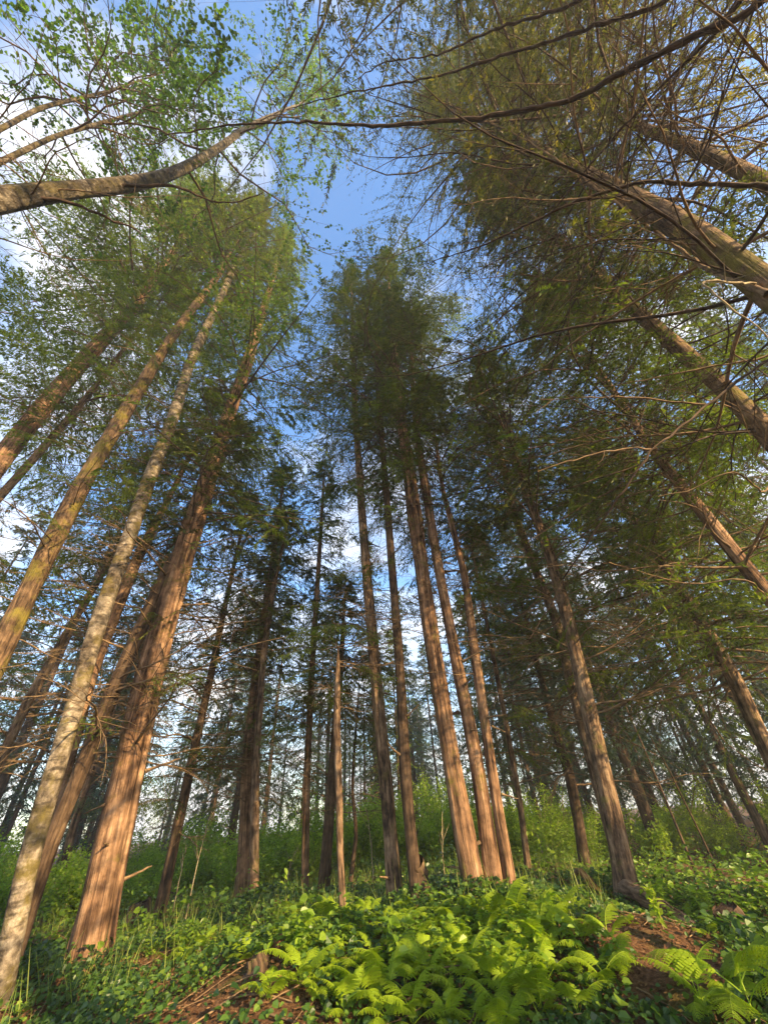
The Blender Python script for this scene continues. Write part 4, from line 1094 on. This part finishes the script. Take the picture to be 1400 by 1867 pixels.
sapling(345, 1640, 9.2, 1.5, 'pale dry sapling between the broad red cedar and the shaggy cedar', seed=1)
sapling(320, 1640, 9.6, 1.1, 'short straw coloured stem beside the pale dry sapling', seed=2)
sapling(520, 1625, 9.4, .7, 'forked pale stem at the foot of the rust coloured pole', seed=3)
sapling(682, 1640, 8.8, 1.2, 'pale straight sapling left of the straight sunlit spruce', seed=4)
sapling(770, 1640, 10., 2.0, 'thin dark stick right of the spruce with the black foot', 'dark', 0, .014, seed=5)
sapling(815, 1640, 8.6, .9, 'pale forked sapling left of the central clump', seed=6)
sapling(1280, 1620, 13., 4.5, 'thin black leaning sapling in the dim right stand', 'dark', 0, .03, seed=7)
sapling(1330, 1640, 12., 3.2, 'thin dark sapling near the right edge', 'dark', 0, .022, seed=8)
sapling(1210, 1695, None, .35, 'tiny yellow green seedling on the bare soil below the root', 'pale', 60, .006, seed=9)
sapling(1015, 1650, 8.6, .9, 'leafy little sapling right of the clump', 'pale', 120, .008, seed=10)


# ------------------------------------------------------------------ fallen branch, stumps, log
def fallen():
    pts = [(1108, 1648), (1085, 1620), (1066, 1590)]
    pz = [.35, .55, .95]
    rt = None
    b = ground_hit(1112, 1650); r0 = math.hypot(b[0], b[1])
    def at(px, py, D):
        r = ray(px, py); return CAMP + r * (D / math.hypot(r[0], r[1]))
    main = np.array([at(1112, 1652, r0), at(1086, 1622, r0 + .1), at(1058, 1588, r0 + .25), at(1030, 1612, r0 + .5), at(1000, 1626, r0 + .6), at(985, 1632, r0 + .6)])
    rt = link('fallen_branch', None, None, main[0]); tag(rt, 'fallen red brown branch propped up left of the leaning spruce', 'branch')
    def seg(pts, ra, rb, nm, mat, seed):
        rng = np.random.default_rng(seed)
        L = np.concatenate([[0], np.cumsum(np.linalg.norm(np.diff(pts, axis=0), axis=1))]); l = np.linspace(0, L[-1], 16)
        C = np.stack([np.interp(l, L, pts[:, k]) for k in range(3)], 1) - main[0] + rng.normal(0, .008, (16, 3))
        mb = MB(); tubes(mb, C[None], np.linspace(ra, rb, 16)[None], 8); mb.build(nm, [MAT[mat]], rt, smooth_mats=(0,))
    seg(main[:3], .055, .04, 'stem', 'redwood', 1); seg(main[2:], .035, .012, 'stem', 'twig', 2)
    seg(np.array([main[3], at(1010, 1600, r0 + .4), at(990, 1610, r0 + .4)]), .02, .006, 'twig', 'twig', 3)
    seg(np.array([main[3], at(1016, 1596, r0 + .5), at(1004, 1582, r0 + .5)]), .018, .006, 'twig', 'twig', 4)
    seg(np.array([main[4], at(985, 1605, r0 + .5), at(975, 1596, r0 + .5)]), .014, .005, 'twig', 'twig', 5)


fallen()


def stump(px, py, lab, r, h, mat, seed, name='tree_stump'):
    rng = np.random.default_rng(seed); b = ground_hit(px, py); z = float(ground(b[0], b[1]))
    n = 16; P = np.stack([np.zeros(n) + .04 * np.sin(np.linspace(0, 3, n)), np.zeros(n), np.linspace(0, h, n)], 1)
    me = trunk_mesh(P + np.array([b[0], b[1], z - .1]), r * np.linspace(1.15, .8, n), MAT[mat], 26, .1, .2, .25, seed)
    o = link(name, me, None, (b[0], b[1], z - .1)); tag(o, lab, 'stump')
    top = np.array([v.co.z for v in me.vertices])
    for v in me.vertices:
        if v.co.z > h * .7: v.co.z += rng.uniform(-.12, .06) * h
    return o


stump(500, 1748, 'short rotten red stump on the bank below the shaggy cedar', .06, .22, 'redwood', 3)
stump(243, 1690, 'low dark stump in the shade behind the broad red cedar', .2, .4, 'dark', 5)
stump(462, 1775, 'dark hollow stump left of the rotten red one', .09, .2, 'dark', 8)
stump(1345, 1720, 'dark mossy stump near the right edge above the corner fern', .16, .35, 'dark', 9)

# spreading root of the leaning spruce
r22, P22 = TREES['T22'][0], TREES['T22'][1]
def root_part(rt, P, pts, ra, rb, mat):
    pts = np.array(pts); L = np.linspace(0, 1, len(pts)); l = np.linspace(0, 1, 22)
    C = np.stack([np.interp(l, L, pts[:, k]) for k in range(3)], 1)
    for k in range(3):
        e = np.pad(C[:, k], 2, mode='reflect', reflect_type='odd'); C[:, k] = np.convolve(e, np.ones(5) / 5, 'valid')
    mb = MB(); tubes(mb, (C - P[0])[None], np.linspace(ra, rb, 22)[None] * (1 + .1 * np.sin(np.arange(22) * 1.3))[None], 10); mb.build('root', [MAT[mat]], rt, smooth_mats=(0,))
def gp(px, py, dz=0.):
    p = ground_hit(px, py); p[2] += dz; return p
b0 = P22[0].copy(); b0[2] += .28
root_part(r22, P22, [b0, gp(1185, 1662, .12), gp(1215, 1678, .1), gp(1250, 1690, .06), gp(1295, 1700, -.05)], .13, .035, 'spruce')
r17, P17 = TREES['T17'][0], TREES['T17'][1]
b0 = P17[0].copy(); b0[2] += .55
root_part(r17, P17, [b0, gp(772, 1642, .22), gp(782, 1655, .05), gp(792, 1664, -.08)], .12, .05, 'dark')


# ------------------------------------------------------------------ hazy air under the trees
HZ = 0.0028
if HZ:
    hm = bpy.data.materials.new('haze_air'); hm.use_nodes = True; hn = hm.node_tree; hn.nodes.clear()
    ho = hn.nodes.new('ShaderNodeOutputMaterial'); hv = hn.nodes.new('ShaderNodeVolumePrincipled')
    hv.inputs['Density'].default_value = HZ; hv.inputs['Color'].default_value = (.86, .93, .95, 1); hv.inputs['Anisotropy'].default_value = .2
    hn.links.new(hv.outputs[0], ho.inputs['Volume'])
    v = np.array([(a, b, c) for a in (-165, 165) for b in (-165, 165) for c in (-2.2, 34)], float)
    mb = MB(); mb.add(v, [[0, 1, 3, 2], [4, 6, 7, 5], [0, 4, 5, 1], [2, 3, 7, 6], [0, 2, 6, 4], [1, 5, 7, 3]])
    tag(mb.build('haze', [hm]), 'thin blue haze between the trees', 'haze', kind='stuff')

# ------------------------------------------------------------------ light and sky
SUN_AZ, SUN_EL = 133., 25.
sl = bpy.data.lights.new('sun', 'SUN'); sl.energy = 5.; sl.angle = rad(.5); sl.color = (1., .71, .37)
so = bpy.data.objects.new('sun', sl); COL.objects.link(so)
sd = Vector((math.sin(rad(SUN_AZ)) * math.cos(rad(SUN_EL)), math.cos(rad(SUN_AZ)) * math.cos(rad(SUN_EL)), math.sin(rad(SUN_EL))))
so.rotation_euler = sd.to_track_quat('Z', 'Y').to_euler()

W = bpy.data.worlds.new('World'); SC.world = W; W.use_nodes = True
nt = W.node_tree; nt.nodes.clear(); L = nt.links.new
out = nt.nodes.new('ShaderNodeOutputWorld')
sky = nt.nodes.new('ShaderNodeTexSky'); sky.sky_type = 'NISHITA'; sky.sun_disc = False
sky.sun_elevation = rad(SUN_EL); sky.sun_rotation = rad(SUN_AZ); sky.altitude = 50; sky.ozone_density = 1.5
bg = nt.nodes.new('ShaderNodeBackground'); bg.inputs['Strength'].default_value = .15
hs = nt.nodes.new('ShaderNodeHueSaturation'); hs.inputs['Saturation'].default_value = 1.3; hs.inputs['Value'].default_value = 1.05
L(sky.outputs[0], hs.inputs['Color']); L(hs.outputs[0], bg.inputs['Color'])
tc = nt.nodes.new('ShaderNodeTexCoord'); sp = nt.nodes.new('ShaderNodeSeparateXYZ'); L(tc.outputs['Generated'], sp.inputs[0])
mz = N(nt, 'ShaderNodeMath', operation='MAXIMUM'); mz.inputs[1].default_value = .06; L(sp.outputs['Z'], mz.inputs[0])
add = N(nt, 'ShaderNodeMath', operation='ADD'); add.inputs[1].default_value = .18; L(mz.outputs[0], add.inputs[0])
dx = N(nt, 'ShaderNodeMath', operation='DIVIDE'); L(sp.outputs['X'], dx.inputs[0]); L(add.outputs[0], dx.inputs[1])
dy = N(nt, 'ShaderNodeMath', operation='DIVIDE'); L(sp.outputs['Y'], dy.inputs[0]); L(add.outputs[0], dy.inputs[1])
cb = nt.nodes.new('ShaderNodeCombineXYZ'); L(dx.outputs[0], cb.inputs[0]); L(dy.outputs[0], cb.inputs[1])
cn = N(nt, 'ShaderNodeTexNoise', i_Scale=1.7, i_Detail=7., i_Roughness=.55, i_Distortion=.3); L(cb.outputs[0], cn.inputs[0])
hz = N(nt, 'ShaderNodeMath', operation='SUBTRACT'); hz.inputs[0].default_value = 1.; L(mz.outputs[0], hz.inputs[1])
hp = N(nt, 'ShaderNodeMath', operation='POWER'); hp.inputs[1].default_value = 2.; L(hz.outputs[0], hp.inputs[0])
hm_ = N(nt, 'ShaderNodeMath', operation='MULTIPLY_ADD'); hm_.inputs[1].default_value = .11; L(hp.outputs[0], hm_.inputs[0]); L(cn.outputs['Fac'], hm_.inputs[2])
cr = ramp(nt, [(.48, (.03, .03, .03)), (.68, (1, 1, 1))]); L(hm_.outputs[0], cr.inputs[0])
bgc = nt.nodes.new('ShaderNodeBackground'); bgc.inputs['Color'].default_value = (1., .97, .95, 1); bgc.inputs['Strength'].default_value = .55
ms = nt.nodes.new('ShaderNodeMixShader'); L(cr.outputs[0], ms.inputs[0]); L(bg.outputs[0], ms.inputs[1]); L(bgc.outputs[0], ms.inputs[2])
L(ms.outputs[0], out.inputs[0])

SC.view_settings.view_transform = 'Standard'; SC.view_settings.look = 'None'
SC.view_settings.gamma = 1.; SC.view_settings.exposure = 1.68
SC.render.engine = 'CYCLES'
cy = SC.cycles
cy.max_bounces = 6; cy.diffuse_bounces = 4; cy.glossy_bounces = 2; cy.transmission_bounces = 4; cy.transparent_max_bounces = 4
cy.use_denoising = True
cy.sample_clamp_indirect = 6
